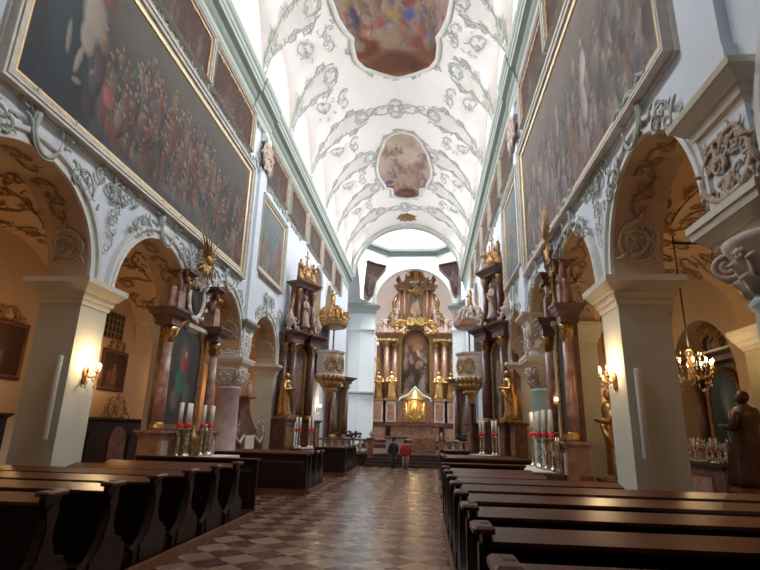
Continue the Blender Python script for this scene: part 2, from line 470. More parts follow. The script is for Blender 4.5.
def wallmap(side, yc, zc, rot=0., out=.02, flip=1):
    s = 1 if side == 'l' else -1; x0 = XL if s > 0 else XR
    def f(u, v):
        a = u*cos(rot)-v*sin(rot); b = u*sin(rot)+v*cos(rot)
        return V3(x0+s*out, yc+a*flip, zc+b), V3(s,0,0)
    return f
def vaultmap(th0, y0, rot=0., out=.0):
    def f(u, v):
        a = u*cos(rot)-v*sin(rot); b = u*sin(rot)+v*cos(rot)     # a along arc, b along y
        th = th0+a/VR; th = max(-1.52, min(1.52, th)); y = min(YE-.05, y0+b)
        p = vault_xyz(th, y); q = V3(VX, y, VZ)-p; q[1] = 0; q /= np.linalg.norm(q)
        return p+q*.03, q
    return f
def orn(name, strokes, fmap, r, material, label, cat, group=None):
    m = MB(); relief(m, strokes, fmap, r)
    o = m.build(name, material); return tag(o, label, cat, group)
rnd = random.Random(3)
ORD = ['first','second','third','fourth','fifth','sixth','seventh','eighth','ninth','tenth','eleventh','twelfth']

# vault stucco: framed cartouche up each rib, both sides, and scrolls beside it
for k, ry in enumerate(RIBS[2:-1]):
    for s in (-1,1):
        m = MB(); sd = 'left' if s < 0 else 'right'
        top = .62 if 12 < ry < 26 else .38
        # long frame following the rib: two edge lines spreading upward, closed by C scrolls
        sides = []
        for q in (-1,1):
            line = []
            for i in range(34):
                u = i/33; th = s*(1.46-(1.46-top)*u); w = .16+1.1*u**1.5 - 1.3*max(0,u-.82)*2.4
                line.append((th, ry+q*(w+.05*sin(15*u+q))))
            sides.append(line)
            P = []; N = []
            for th, y in line:
                p = vault_xyz(th, min(y,YE-.05)); n_ = V3(VX,y,VZ)-p; n_[1]=0; n_/=np.linalg.norm(n_); P.append(p+n_*.04); N.append(n_)
            m.tube(P, taper(34,.045,.5,.6), 5, flat=N)
            for i in range(2,33,2):
                th, y = line[i]
                relief(m, [(leaf((0,0), q*pi/2+rnd.uniform(-.9,.9)+(0 if s>0 else pi), rnd.uniform(.18,.42), rnd.uniform(-2.2,2.2)),1.)], vaultmap(th, y, 0), .045)
            for i in (12,20,27):
                th, y = line[i]
                relief(m, [(cscroll((-.3,0),(.3,q*.1),q*.35,.3,1.1),1.)], vaultmap(th, y, rnd.uniform(-.3,.3)), .045)
        pm = MB(); R_ = []
        for i in range(13,32):
            ya, yb = sides[0][i][1]+.12, sides[1][i][1]-.12; th = sides[0][i][0]; row = []
            if yb-ya < .1: ya = yb = (ya+yb)/2; yb += .02
            for j in range(6):
                y = ya+(yb-ya)*j/5; p = vault_xyz(th, y); n_ = V3(VX,y,VZ)-p; n_[1]=0; n_/=np.linalg.norm(n_); row.append(p+n_*.025)
            R_.append(row)
        pm.rings(R_, False, False, True, closed=False); pm.build('stucco_panel','stucco_panel', CEIL)
        for j, (fr, w, h) in enumerate(((1.32,.35,.5),(1.18,.45,.6),(top+.06,1.2,1.0))):
            relief(m, motif_cartouche(w, h, rnd), vaultmap(s*fr, ry, s*pi/2), .035)
        m.build('stucco_cartouche', 'stucco_grey', CEIL)
        if k < len(RIBS)-4:
            m = MB(); yc = ry+2.35
            relief(m, motif_tendril(1.7,1.2,rnd), vaultmap(s*.62, yc, pi/2), .032)
            relief(m, [(cscroll((-.55,0),(.55,0),.5,.2,1.),1.),(cscroll((-.5,-.2),(.5,-.2),-.5,.2,1.),.9)], vaultmap(s*.92, yc, pi/2), .032)
            for q in range(14): relief(m, [(leaf((rnd.uniform(-1.2,1.2),rnd.uniform(-.8,.8)), rnd.uniform(0,6), .35, 1.6),.8)], vaultmap(s*.8, yc, 0), .04)
            m.build('stucco_scrollwork', 'stucco_grey', CEIL)
for y0, lab in ((27.9,'quatrefoil of grey stucco scrolls on the crown between the two ceiling paintings'),(42.6,'grey stucco scrolls on the crown just before the crossing arch')):
    m = MB()
    for a in range(4):
        k_ = 1.5 if a%2==0 else .95
        relief(m, [(cscroll((.3,.3),(k_,.12),.18,.2,1.),1.),(cscroll((.3,-.3),(k_,-.12),-.18,.2,1.),1.)], vaultmap(-.02, y0, a*pi/2), .035)
        for q in range(5): relief(m, [(leaf((rnd.uniform(.3,k_),rnd.uniform(-.25,.25)), rnd.uniform(0,6), .3, 1.6),.8)], vaultmap(-.02, y0, a*pi/2), .04)
    relief(m, [(cscroll((-2.6,0),(-1.4,0),.3,.3,1.),1.),(cscroll((1.4,0),(2.6,0),.3,.3,1.),1.)], vaultmap(-.02, y0, 0), .035)
    m.build('stucco_quatrefoil', 'stucco_grey', CEIL)
m = MB(); relief(m, motif_cartouche(1.5,1.6,rnd), vaultmap(.0, 44.9, 0), .1); m.ell((VX,44.9,VZ+VR-.08),(.4,.45,.1))
m.build('gilded_emblem', 'old_gold', CEIL)

# ------------------------------------------------------------------ painted pictures (colour laid on as paint, evaluated per vertex)
def figures(n, x0, x1, y0, y1, pal, size, rg, skin=((.42,.28,.20),(.34,.22,.15))):
    B = []
    for i in range(n):
        x = rg.uniform(x0,x1); y = rg.uniform(y0,y1); s = size*rg.uniform(.7,1.3); lean = rg.uniform(-.4,.4)
        c = pal[rg.integers(len(pal))]; c2 = pal[rg.integers(len(pal))]; sk = skin[rg.integers(len(skin))]
        B.append((x,y-s*.95,s*.34,s*.6,lean,c2,.75)); B.append((x+lean*.1*s,y-s*.35,s*.27,s*.42,lean*.6,c,.85))
        B.append((x+rg.uniform(-.25,.25)*s,y-.2*s,s*.2,s*.07,rg.uniform(-1.4,1.4),sk,.55)); B.append((x+rg.uniform(-.4,.4)*s,y-rg.uniform(.2,1.2)*s,s*.1,s*.5,rg.uniform(-.8,.8),tuple(v*rg.uniform(.25,1.3) for v in c),.7))
        B.append((x,y+.14*s,s*.10,s*.12,0,sk,.9)); B.append((x+.02*s,y+.22*s,s*.11,s*.08,0,(.1,.06,.04),.7))
    return B
def mute(B, k=.6, g=.35, al=.85):
    out = []
    for x,y,rx,ry,ro,c,a in B:
        m_ = sum(c)/3; out.append((x,y,rx*.85,ry*.9,ro,tuple((v*(1-g)+m_*g)*k for v in c),a*al))
    return out
def paint_cols(X, Y, base, blobs, rg, grain=.12):
    """X,Y arrays; base(x,y)->rgb arrays; blobs (cx,cy,rx,ry,rot,col,alpha)"""
    col = base(X, Y)
    for cx,cy,rx,ry,rot,c,al in blobs:
        dx = X-cx; dy = Y-cy; a = dx*cos(rot)+dy*sin(rot); b = -dx*sin(rot)+dy*cos(rot)
        d = (a/rx)**2+(b/ry)**2
        w = al*np.clip(1.6*(1-d)+.0,0,1)
        tone = 1+.35*np.clip(-a/rx,-1,1)        # brushed tone inside the form
        col = col*(1-w[:,None]) + w[:,None]*np.array(c)[None,:]*tone[:,None]
    n = 0
    for f, am in ((1.3,.5),(3.1,.3),(7.7,.2)):
        ph = rg.uniform(0,6,4); n = n+am*np.sin(f*X*1.7+ph[0]+1.3*np.sin(f*Y+ph[1]))*np.sin(f*Y*1.3+ph[2]+np.sin(f*X*1.1+ph[3]))
    col = col*(1+grain*n)[:,None]*(1+.05*rg.standard_normal(len(X)))[:,None]
    return np.clip(col,0,1)
def canvas_mesh(name, pts, faces, cols, material, parent=None, smooth=True):
    me = bpy.data.meshes.new(name); me.from_pydata([tuple(p) for p in pts], [], faces); me.update()
    ca = me.color_attributes.new('paint','FLOAT_COLOR','POINT')
    arr = np.ones((len(pts),4)); arr[:,:3] = cols; ca.data.foreach_set('color', arr.ravel())
    if smooth: me.polygons.foreach_set('use_smooth',[True]*len(faces))
    me.materials.append(MATS[material]); o = bpy.data.objects.new(name, me); C.objects.link(o)
    if parent is not None: o.parent = parent
    return o
def frame_mb(w, h, prof):
    """picture frame in local (y,z) plane, x = projection. prof: (outward offset, projection)"""
    m = MB(); R = []
    for sy, sz in ((-1,-1),(1,-1),(1,1),(-1,1),(-1,-1)):
        R.append([(d, sy*(w/2+o), sz*(h/2+o)) for o,d in prof])
    return m.rings(R, False, False, False, closed=False)
def picture(name, side, y0, y1, z0, z1, base, blobs, rg, label, cat='painting', group=None, nx=60, nz=40, fw=.16, xw=None, double=True, lip='frame_gold'):
    s = 1 if side == 'l' else -1
    x0 = (XL if s > 0 else XR) if xw is None else xw
    t = thing(name, label, cat, (x0+s*.0, (y0+y1)/2, (z0+z1)/2), 0 if s > 0 else pi, group)
    w = y1-y0; h = z1-z0
    Y, Z = np.meshgrid(np.linspace(-w/2,w/2,nx), np.linspace(-h/2,h/2,nz)); Yf = Y.ravel(); Zf = Z.ravel()
    # paint coordinates run in world Y so both walls read alike
    px = (Yf if s > 0 else -Yf)
    cols = paint_cols(px, Zf, base, blobs, rg)
    pts = np.stack([np.full_like(Yf,.05), Yf, Zf], 1)
    fc = [(j*nx+i, j*nx+i+1, (j+1)*nx+i+1, (j+1)*nx+i) for j in range(nz-1) for i in range(nx-1)]
    canvas_mesh('canvas', pts, fc, cols, 'oil_paint', t)
    if double:
        f = frame_mb(w, h, [(fw*.12,.04),(fw*.2,.10),(fw*.42,.10),(fw*.45,.05),(fw*.6,.05),(fw*.63,.16),(fw*.9,.18),(fw*.93,.11),(fw*1.1,.11),(fw*1.13,.2),(fw*1.4,.22),(fw*1.43,.06),(fw*1.6,.06),(fw*1.65,.0)]).build('frame', 'frame_pale', t)
        frame_mb(w, h, [(-.03,.04),(-.02,.085),(fw*.18,.10),(fw*.2,.04)]).build('gilt_lip', lip, f)
    else:
        frame_mb(w, h, [(-.02,.03),(-.01,.07),(fw*.4,.10),(fw,.07),(fw,.0)]).build('frame', 'brown_marble', t)
    return t
def dark_base(top, bot, split=0., soft=1.):
    top = np.array(top); bot = np.array(bot)
    def f(x, y):
        u = 1/(1+np.exp(-(y-split)/soft)); return bot[None,:]*(1-u)[:,None]+top[None,:]*u[:,None]
    return f
rg = np.random.default_rng(5)
PAL = [(.22,.07,.05),(.17,.11,.08),(.10,.10,.12),(.24,.16,.09),(.08,.11,.10),(.28,.20,.13),(.12,.07,.05),(.18,.14,.12),(.28,.10,.06),(.07,.08,.11),(.15,.10,.08),(.10,.07,.06)]
# big left: Y 7.15..18.75, z 8.05..12.35
bl = [(-4.6,-.4,1.0,1.6,0,(.05,.08,.10),.8)]
bl += figures(60,-2.5,2.5,.2,1.35,PAL,.75,rg)+figures(120,-4.0,5.7,-1.0,.8,PAL,.75,rg)
bl += figures(130,-3.2,5.7,-1.9,-.2,PAL,.75,rg)
bl += [(-4.2,.55,.55,.75,.1,(.44,.36,.28),.95),(-4.3,-.1,.32,.5,.2,(.44,.36,.28),.95),(-4.42,-.75,.12,.5,-.15,(.40,.33,.26),.95),(-4.36,-1.25,.2,.1,.3,(.34,.28,.22),.9),(-4.8,-.5,.10,.5,.1,(.36,.30,.24),.9),(-3.95,1.5,.4,.6,.1,(.26,.10,.06),.9),(-3.9,2.0,.16,.16,0,(.40,.25,.18),.9),(-3.3,-.9,.3,.35,.4,(.5,.12,.08),.8)]
bl += [(2.,-1.9,3.5,.45,-.05,(.16,.17,.17),.6),(-1,-2.1,3.,.35,0,(.10,.11,.12),.7)]
picture('large_painting','l',7.15,18.75,8.1,12.35, dark_base((.12,.105,.09),(.045,.05,.058),.6,.5), mute(bl,.75,.25,.95), rg, 'huge framed painting of a dark crowd with a pale horse on the left wall', nx=380, nz=140, fw=.26)
PALR = [(.30,.19,.16),(.24,.18,.15),(.17,.15,.16),(.38,.29,.25),(.15,.16,.15),(.42,.33,.28),(.22,.15,.13),(.30,.12,.09),(.12,.09,.08)]
bl = figures(110,-5.3,5,-1.4,1.2,PALR,.8,rg)+figures(120,-5.3,5.3,-2.0,.5,PALR,.75,rg)+[(-1.9,.3,.3,.6,.2,(.6,.5,.45),.8),(-1.8,-.6,.28,.7,-.1,(.55,.46,.42),.8),(-1.9,1.0,.12,.15,0,(.5,.34,.26),.9),(-4.4,.9,.35,.7,.2,(.42,.12,.08),.8),(-3.6,1.2,.3,.6,-.2,(.2,.12,.1),.8)]
picture('large_painting','r',7.05,17.9,7.95,12.3, dark_base((.19,.16,.14),(.10,.088,.082),.5,.6), mute(bl,.8,.3,.95), rg, 'huge framed painting of a red and brown crowd on the right wall', nx=380, nz=140, fw=.26)
# upper row
UL = [(10.0,14.0),(14.45,18.4),(20.6,24.2),(25.0,28.7),(29.6,33.3),(34.2,37.9),(38.8,42.2)]
for k, (a,b) in enumerate(UL):
    for side in 'lr':
        q = 1. if side == 'l' else .935
        bl = figures(9,-1.4,1.4,-.5,.4,[(.24,.12,.09),(.16,.11,.09),(.22,.17,.12)],.6,rg)
        picture('upper_painting', side, a*q, b*q, 13.3, 14.85, dark_base((.10,.06,.05),(.06,.035,.03)), mute(bl,.6,.3), rg,
          'dark brown framed painting high under the %s cornice, %s from the near end' % ('left' if side=='l' else 'right', ORD[k]), 'painting', 'dark paintings under the cornices', nx=44, nz=22, fw=.11, lip='old_gold')
# lower pictures beyond the pilaster
for side, a, b, z0, z1, lab in (('l',20.75,24.3,8.9,12.0,'framed greenish painting on the left wall above the fourth arch'),('r',18.9,22.4,8.5,12.1,'framed greenish painting on the right wall above the fourth arch')):
    bl = figures(26,-1.5,1.5,-1.2,.8,[(.16,.17,.16),(.30,.12,.09),(.22,.2,.16),(.12,.15,.17)],.8,rg)
    picture('wall_painting', side, a, b, z0, z1, dark_base((.20,.23,.24),(.09,.11,.11)), bl, rg, lab, nx=70, nz=60, fw=.2)

# ceiling paintings
def ceiling_painting(name, th0, yc, rx, ry, shape, base, blobs, label):
    t = thing(name, label, 'ceiling painting')
    nr, na = 46, 150; pts = [vault_xyz(th0, yc, .07)]; X = [0.]; Y = [0.]
    for i in range(1,nr+1):
        for j in range(na):
            a = 2*pi*j/na; r = shape(a)*i/nr; u = rx*r*cos(a); v = ry*r*sin(a)
            X.append(u); Y.append(v)
            th = th0+u/VR; p = vault_xyz(th, yc+v); q = V3(VX,yc+v,VZ)-p; q[1]=0; q/=np.linalg.norm(q); pts.append(p+q*.07)
    fc = [(0,1+(j+1)%na,1+j) for j in range(na)]
    for i in range(nr-1):
        for j in range(na):
            k=(j+1)%na; fc.append((1+i*na+j,1+i*na+k,1+(i+1)*na+k,1+(i+1)*na+j))
    cols = paint_cols(np.array(X), np.array(Y), base, [(x,y,rx*.82,ry*.9,ro,tuple(.8*v for v in c),a*.92) for x,y,rx,ry,ro,c,a in blobs], rg, .16)*.8
    canvas_mesh('fresco', pts, fc, cols, 'fresco', t)
    edge = pts[-na:]+[pts[-na]]
    N = []
    for p in edge:
        q = V3(VX,p[1],VZ)-p; q[1]=0; N.append(q/np.linalg.norm(q))
    m = MB(); m.tube(edge, .13, 6, flat=N, caps=False); m.build('frame', 'stucco_white', t)
    for j in range(0, na, 10):
        m = MB(); p = edge[j]; c = vaultmap((atan2(p[0]-VX, p[2]-VZ)), p[1], rnd.uniform(0,6))
        relief(m, [(cscroll((-.35,0),(.35,0),.35,.25,1.),1.)], c, .05)
        m.build('edge_scroll', 'stucco_grey', t)
    return t
def outline(tab, rx, ry):
    """tab: (v, half width) in metres from one end to the other"""
    P = [(w_, v_) for v_, w_ in tab]
    Q = []
    for a_, b_ in zip(P, P[1:]):
        for q in range(8): Q.append((a_[0]+(b_[0]-a_[0])*q/8, a_[1]+(b_[1]-a_[1])*q/8))
    Q.append(P[-1])
    an = [atan2(v_/ry, w_/rx) for w_, v_ in Q]; rr = [sqrt((w_/rx)**2+(v_/ry)**2) for w_, v_ in Q]
    def f(a):
        a = (a+pi) % (2*pi)-pi
        if abs(a) > pi/2: a = (pi-abs(a))*(1 if a > 0 else -1)
        return float(np.interp(a, an, rr))
    return f
shape1 = outline([(-6.7,0),(-6.3,.95),(-5.4,1.85),(-4.6,2.3),(-3.3,2.3),(-3.0,2.65),(-1.8,2.9),(0,3.0),(1.6,2.8),(2.6,2.5),(3.2,2.2),(3.5,2.35),(4.7,2.3),(5.5,1.9),(6.2,1.1),(6.6,.4),(6.7,0)], 2.95, 6.7)
shape2 = outline([(-4.9,0),(-4.6,.8),(-3.9,1.35),(-3.4,1.45),(-2.4,1.85),(-.6,2.2),(.9,2.15),(2.1,1.85),(2.9,1.75),(3.3,1.25),(4.7,1.2),(5.2,.75),(5.45,0)], 2.15, 5.2)
def base1(x,y):
    u = np.clip((y+1.5)/7,0,1)[:,None]
    c = np.array((.55,.42,.40))*(1-u)+np.array((.30,.12,.07))*u
    return c
bl = []
F1 = [(.42,.16,.13),(.46,.32,.22),(.20,.22,.32),(.52,.38,.33),(.38,.27,.16),(.45,.38,.32),(.30,.17,.14)]
def flipfig(B): return [(x,-y,rx,ry,-ro,c,a) for x,y,rx,ry,ro,c,a in B]
bl += [(-.5,-4,3,2.0,0,(.50,.40,.41),.6),(1,-2.5,2,1.4,.2,(.46,.40,.40),.6),(-1.6,-1.2,1.3,.8,.3,(.42,.33,.33),.6)]
bl += [(0,3.1,2.0,1.4,0,(.50,.38,.26),.75),(-1.7,4.0,1.3,1.0,.5,(.24,.07,.045),.9),(1.7,4.0,1.3,1.2,-.5,(.25,.09,.06),.9),(0,5.4,2.4,1.2,0,(.17,.08,.05),.9),(.2,4.2,1.6,.35,.1,(.42,.30,.18),.7)]
bl += flipfig(figures(16,-2.5,2.5,-.2,3.5,F1,1.1,rg,((.6,.42,.32),(.5,.33,.26))))
bl += flipfig(figures(46,-2.4,2.5,-2.6,.1,F1,1.05,rg,((.66,.46,.35),(.55,.38,.29))))
bl += [(.95,.8,.38,1.1,.15,(.50,.10,.10),.9),(1.15,0,.28,.5,.1,(.52,.12,.12),.9),(.75,2.0,.42,.55,.4,(.12,.18,.42),.9),(-.75,2.5,.42,.55,.3,(.50,.16,.14),.85),(-1.3,2.2,.35,.5,-.4,(.55,.42,.36),.8),(-1.95,1.9,.32,1.1,-.15,(.09,.10,.17),.9),(-2.1,.7,.4,.7,.3,(.46,.33,.15),.85),(-1.9,-.1,.33,.33,0,(.36,.13,.07),.85),(.0,2.1,.55,.45,.4,(.58,.38,.16),.85),(-.3,1.5,.4,.4,0,(.55,.38,.2),.8),(-.7,1.1,.3,.6,0,(.34,.16,.18),.8)]
ceiling_painting('large_ceiling_painting', .04, 18.2, 2.95, 6.7, shape1, base1, bl, 'large lobed ceiling painting of robed figures, the one nearest the entrance')
def base2(x,y):
    u = np.clip((y+1)/6,0,1)[:,None]; return np.array((.60,.46,.38))*(1-u)+np.array((.42,.26,.18))*u
bl = [(0,-3.6,1.4,1.2,0,(.66,.52,.34),.8),(0,1.,2.2,1.2,0,(.42,.34,.33),.6),(-1.2,-.5,1.2,.8,.2,(.55,.48,.44),.6),(1.2,-.5,.9,.8,-.2,(.34,.2,.2),.6)]
bl += flipfig(figures(34,-1.7,1.7,-3.,3.2,[(.42,.22,.18),(.46,.33,.26),(.32,.26,.29),(.5,.28,.16)],.85,rg,((.62,.42,.32),)))
bl += [(-1.35,2.1,.55,.5,.2,(.12,.15,.42),.9),(-1.25,3.0,.45,.35,0,(.46,.08,.06),.9),(.5,2.3,.9,.45,0,(.55,.32,.18),.7),(0,4.3,1.5,1.2,0,(.13,.065,.045),.95),(.1,4.4,.8,.3,.1,(.3,.16,.1),.7)]
ceiling_painting('small_ceiling_painting', .03, 35.3, 2.15, 5.2, shape2, base2, bl, 'smaller lobed ceiling painting, the one nearest the crossing')
#@@FURN
# ------------------------------------------------------------------ aisles
def groin(x0, x1, ys, z0, h, nm, mt):
    m = MB(); nx = 24; nyb = 28
    for a, b in zip(ys, ys[1:]):
        vs = []; fs = []
        for j in range(nyb+1):
            y = a+(b-a)*j/nyb; qy = (2*j/nyb-1)
            for i in range(nx+1):
                x = x0+(x1-x0)*i/nx; qx = 2*i/nx-1
                z = z0+h*max(sqrt(max(0,1-qx*qx*.995)), sqrt(max(0,1-qy*qy*.995)))
                vs.append((x,y,z))
        for j in range(nyb):
            for i in range(nx):
                k = j*(nx+1)+i; fs.append((k,k+nx+1,k+nx+2,k+1))
        m.add(vs, fs, True)
    return m.build(nm, mt, kind='structure')
XOL, XOR = -12.1, 8.7
LY = [-4.5,.6,5.75,10.6,15.4,20.3,25.2,30.0]; RY = [-4.5,.6,5.8,10.5,14.8,18.8,23.5,29.0]
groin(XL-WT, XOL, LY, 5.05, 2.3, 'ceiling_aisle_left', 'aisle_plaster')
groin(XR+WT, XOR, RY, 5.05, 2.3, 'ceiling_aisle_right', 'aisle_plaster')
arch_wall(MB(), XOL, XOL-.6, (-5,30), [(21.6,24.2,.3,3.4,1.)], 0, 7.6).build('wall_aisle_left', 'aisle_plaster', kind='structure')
MB().box(XOL-.9, XOL-.6, 21, 25, 0, 6).build('wall_niche_left', 'aisle_plaster', kind='structure')
arch_wall(MB(), XOR, XOR+.9, (-5,30), [(15.2,19.0,.0,3.8,1.)], 0, 7.6).build('wall_aisle_right', 'aisle_plaster', kind='structure')
MB().box(XOR+.9, XOR+1.1, 14.5, 20, 0, 7).build('wall_niche_right', 'stucco_white', kind='structure')
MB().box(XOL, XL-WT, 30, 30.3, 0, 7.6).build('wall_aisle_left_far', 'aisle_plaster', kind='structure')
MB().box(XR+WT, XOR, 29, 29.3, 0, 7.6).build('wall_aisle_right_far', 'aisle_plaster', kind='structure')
# responds on the outer walls with impost
for k,(x0,x1,y0,y1,lab) in enumerate(((7.8,8.7,12.3,13.2,'yellowish pilaster pier at the far right edge beside the chandelier chapel'),(XOL,XOL+.45,15.0,15.9,'plaster pilaster on the left aisle wall before the confessional'),(XOL,XOL+.45,9.9,10.9,'plaster pilaster on the left aisle wall at the frame edge'),(XOR-.45,XOR,19.4,20.3,'plaster pilaster on the right aisle wall beyond the chapel altar'))):
    t = thing('pilaster', lab, 'pilaster', (0,0,0))
    MB().box(x0,x1,y0,y1,0,4.2).build('shaft','olive_plaster',t)
    slab_mb(MB(), x0,x1,y0,y1,4.1,[(.02,.05,.1),(.08,.12,.12),(.14,.22,.16),(.24,.24,.12)]).build('capital','cap_cream',t)
# painted scrolls on aisle vaults and soffits
def on_surface_strokes(m, strokes, f, r): relief(m, strokes, f, r)
def soffit_map(side, y0, y1, ra, th0):
    r = (y1-y0)/2; yc = (y0+y1)/2; xm = (XL-WT/2) if side=='l' else (XR+WT/2)
    def f(u,v):
        a = th0+u/r; return V3(xm+v, yc-(r-.03)*cos(a), ZC+(r-.03)*ra*sin(a)), V3(0, cos(a), -sin(a))
    return f
for side, ops in (('l',LA[2:6]),('r',RA[2:6])):
    for (a,b) in ops:
        ra = 1. if side=='l' else 1.95*2/(b-a)
        m = MB()
        for th in (.38, pi-.38):
            ring = [(.36*cos(q*2*pi/22), .36*sin(q*2*pi/22)) for q in range(23)]
            relief(m, [(ring,1.2),([(x*.82,y*.82) for x,y in ring],.7),(cscroll((-.2,-.1),(.2,.05),.5,.4,1.),.9)], soffit_map(side,a,b,ra,th), .04)
        m.build('stucco_rosette','rosette', bpy.data.objects['wall_left' if side=='l' else 'wall_right'])
        m = MB()
        for th in (.95,1.6,2.2):
            relief(m, motif_tendril(1.1,.7,rnd), soffit_map(side,a,b,ra,th), .022)
        m.build('painted_scrollwork','aisle_stucco', bpy.data.objects['wall_left' if side=='l' else 'wall_right'])
def groin_map(x0, x1, a, b, z0, h, cx, cy, rot):
    def zf(x,y):
        qx = 2*(x-x0)/(x1-x0)-1; qy = 2*(y-a)/(b-a)-1
        return z0+h*max(sqrt(max(0,1-min(1,qx*qx)*.995)), sqrt(max(0,1-min(1,qy*qy)*.995)))
    def f(u,v):
        x = cx+u*cos(rot)-v*sin(rot); y = cy+u*sin(rot)+v*cos(rot)
        x = min(max(x,min(x0,x1)+.05),max(x0,x1)-.05); y = min(max(y,a+.05),b-.05)
        e = .05; n_ = V3(-(zf(x+e,y)-zf(x-e,y))/(2*e), -(zf(x,y+e)-zf(x,y-e))/(2*e), 1); n_ = -n_/np.linalg.norm(n_)
        return V3(x,y,zf(x,y))+n_*.03, n_
    return f
for (x0,x1,ys,nm) in ((XL-WT,XOL,LY,'ceiling_aisle_left'),(XR+WT,XOR,RY,'ceiling_aisle_right')):
    for a,b in list(zip(ys,ys[1:]))[1:6]:
        m = MB()
        for fx in (.18,.5,.82):
            for fy in (.15,.5,.85):
                relief(m, motif_tendril(1.5,1.1,rnd), groin_map(x0,x1,a,b,5.05,2.3,x0+(x1-x0)*fx,a+(b-a)*fy,rnd.uniform(0,6)), .035)
        m.build('painted_scrollwork','aisle_stucco', bpy.data.objects[nm])
m = MB(); m.tube([(XR+WT,9.6,5.6),(XOR,9.6,5.6)],.025,6); tag(m.build('tie_rod','black_iron'),'thin iron tie rod across the right aisle vault','tie rod')

# ------------------------------------------------------------------ clustered column with entablature blocks and tall pilaster
def column_cluster(side, yc, colmat, lab):
    s = 1 if side=='l' else -1; xf = XL if s>0 else XR
    t = thing('column', lab[0], 'column', (xf,yc,0), 0 if s>0 else pi)
    cx = -.5
    MB().lathe([(.66,0),(.66,.12),(.62,.14),(.64,.22),(.6,.3),(.54,.36),(.5,.42),(.5,2.0),(.47,3.45),(.5,3.48),(.52,3.54),(.47,3.6)], (cx,0,0), 28).build('shaft', colmat, t)
    cap = MB(); cap.lathe([(.46,3.58),(.5,3.8),(.56,4.0),(.66,4.2),(.7,4.28)], (cx,0,0), 20)
    for a in range(4):
        an = a*pi/2+pi/4; ux, uy = cos(an), sin(an)
        for sd_ in (-1,1):
            c = V3(cx+.66*ux-sd_*.07*uy, .66*uy+sd_*.07*ux, 4.08)
            pts = [c+V3(.2*(1-.8*q)*cos(q*12+2.2)*ux, .2*(1-.8*q)*cos(q*12+2.2)*uy, .2*(1-.8*q)*sin(q*12+2.2)) for q in np.linspace(0,1,30)]
            cap.tube(pts, [.045*(1-.4*q/30) for q in range(30)], 6)
        cap.tube([V3(cx+.46*ux,.46*uy,3.7),V3(cx+.52*ux,.52*uy,3.95),V3(cx+.6*ux,.6*uy,4.2)],[.04,.06,.05],6)
    for row, (zz, rr, L_) in enumerate(((3.62,.47,.22),(3.8,.5,.24))):
        for k_ in range(12):
            a_ = 2*pi*(k_+.5*row)/12; ux, uy = cos(a_), sin(a_)
            cap.tube([V3(cx+rr*ux,rr*uy,zz),V3(cx+(rr+.03)*ux,(rr+.03)*uy,zz+L_*.5),V3(cx+(rr+.11)*ux,(rr+.11)*uy,zz+L_*.95),V3(cx+(rr+.17)*ux,(rr+.17)*uy,zz+L_*.8)],[.06,.085,.065,.02],6)
    for a in range(4):
        an = a*pi/2; cc = V3(cx+.6*cos(an),.6*sin(an),4.12)
        for k_ in range(6):
            b_ = k_*pi/3; cap.ell(cc+V3(-.07*sin(an)*cos(b_),.07*cos(an)*cos(b_),.07*sin(b_)),(.045,.045,.045),6,5)
        cap.ell(cc,(.06,.06,.06),6,5)
    cap.build('capital', 'stucco_white' if s>0 else 'flesh_marble', t)
    slab_mb(MB(), cx-.66, .08, -.55, .55, 4.3, [(.0,.0,.08),(.04,.14,.12),(.16,.18,.10),(.2,.2,.1)]).build('lower_cornice','cap_cream',t)
    MB().box(cx-.62,.06,-.5,.5,4.7,5.78).build('frieze_block','wall_plaster',t)
    slab_mb(MB(), cx-.62, .06, -.5, .5, 5.78, [(.0,.03,.1),(.06,.09,.12),(.12,.24,.14),(.26,.28,.08)]).build('upper_cornice','sage_light' if s>0 else 'cap_cream',t)
    sc = MB()
    def fm(u,v): return V3(.09, u, 5.25+v), V3(1,0,0)
    def fs(u,v): return V3(-.42+u, -.53, 5.25+v), V3(0,-1,0)
    def fn(u,v): return V3(-.42+u, .53, 5.25+v), V3(0,1,0)
    for f in (fm,fs,fn):
        for q in (-1,1):
            relief(sc, [(cscroll((q*.12,-.4),(q*.38,.25),-q*.35,.25,1.1),1.),(cscroll((q*.1,.4),(q*.4,.15),q*.3,.3,1.),.8)], f, .04)
            for k in range(7): relief(sc,[(leaf((q*rnd.uniform(.1,.42),-.38+.12*k), rnd.uniform(0,6), .2, 1.5),.8)], f,.04)
    for q in range(5): relief(sc,[(leaf((0,-.35+.15*q), pi/2+(.7 if q%2 else -.7), .22, 1.),1.)], fm,.06)
    sc.build('frieze_scrollwork','stucco_warm' if s<0 else 'stucco_white',t)
    # tall pilaster up to the cornice
    p = MB(); p.box(.0,.14,-.42,.42,6.22,13.2); p.box(.0,.18,-.5,.5,6.22,6.6); p.box(.0,.2,-.46,.46,14.5,15.0)
    p.build('pilaster','wall_plaster',t)
    c = MB()
    for k in range(14):
        c.ell((.2+rnd.uniform(-.03,.08), rnd.uniform(-.4,.4), 13.25+k*.09), (.13,.14,.16))
    for q in (-1,1):
        f = lambda u,v: (V3(.26,u,13.9+v),V3(1,0,0))
        relief(c,[(cscroll((q*.1,-.6),(q*.42,.45),-q*.3,.25,1.1),1.)], f,.09)
    c.build('pilaster_capital','flesh_marble',t)
    return t
column_cluster('l', 20.28, 'col_marble', ('mottled red marble column with white scrolled capital on the left arcade',))
column_cluster('r', 5.95, 'teal_column', ('pale green column with ornate capital and cornice blocks at the top right edge',))
column_cluster('r', 18.78, 'teal_column', ('pale green column with white volute capital on the right arcade',))

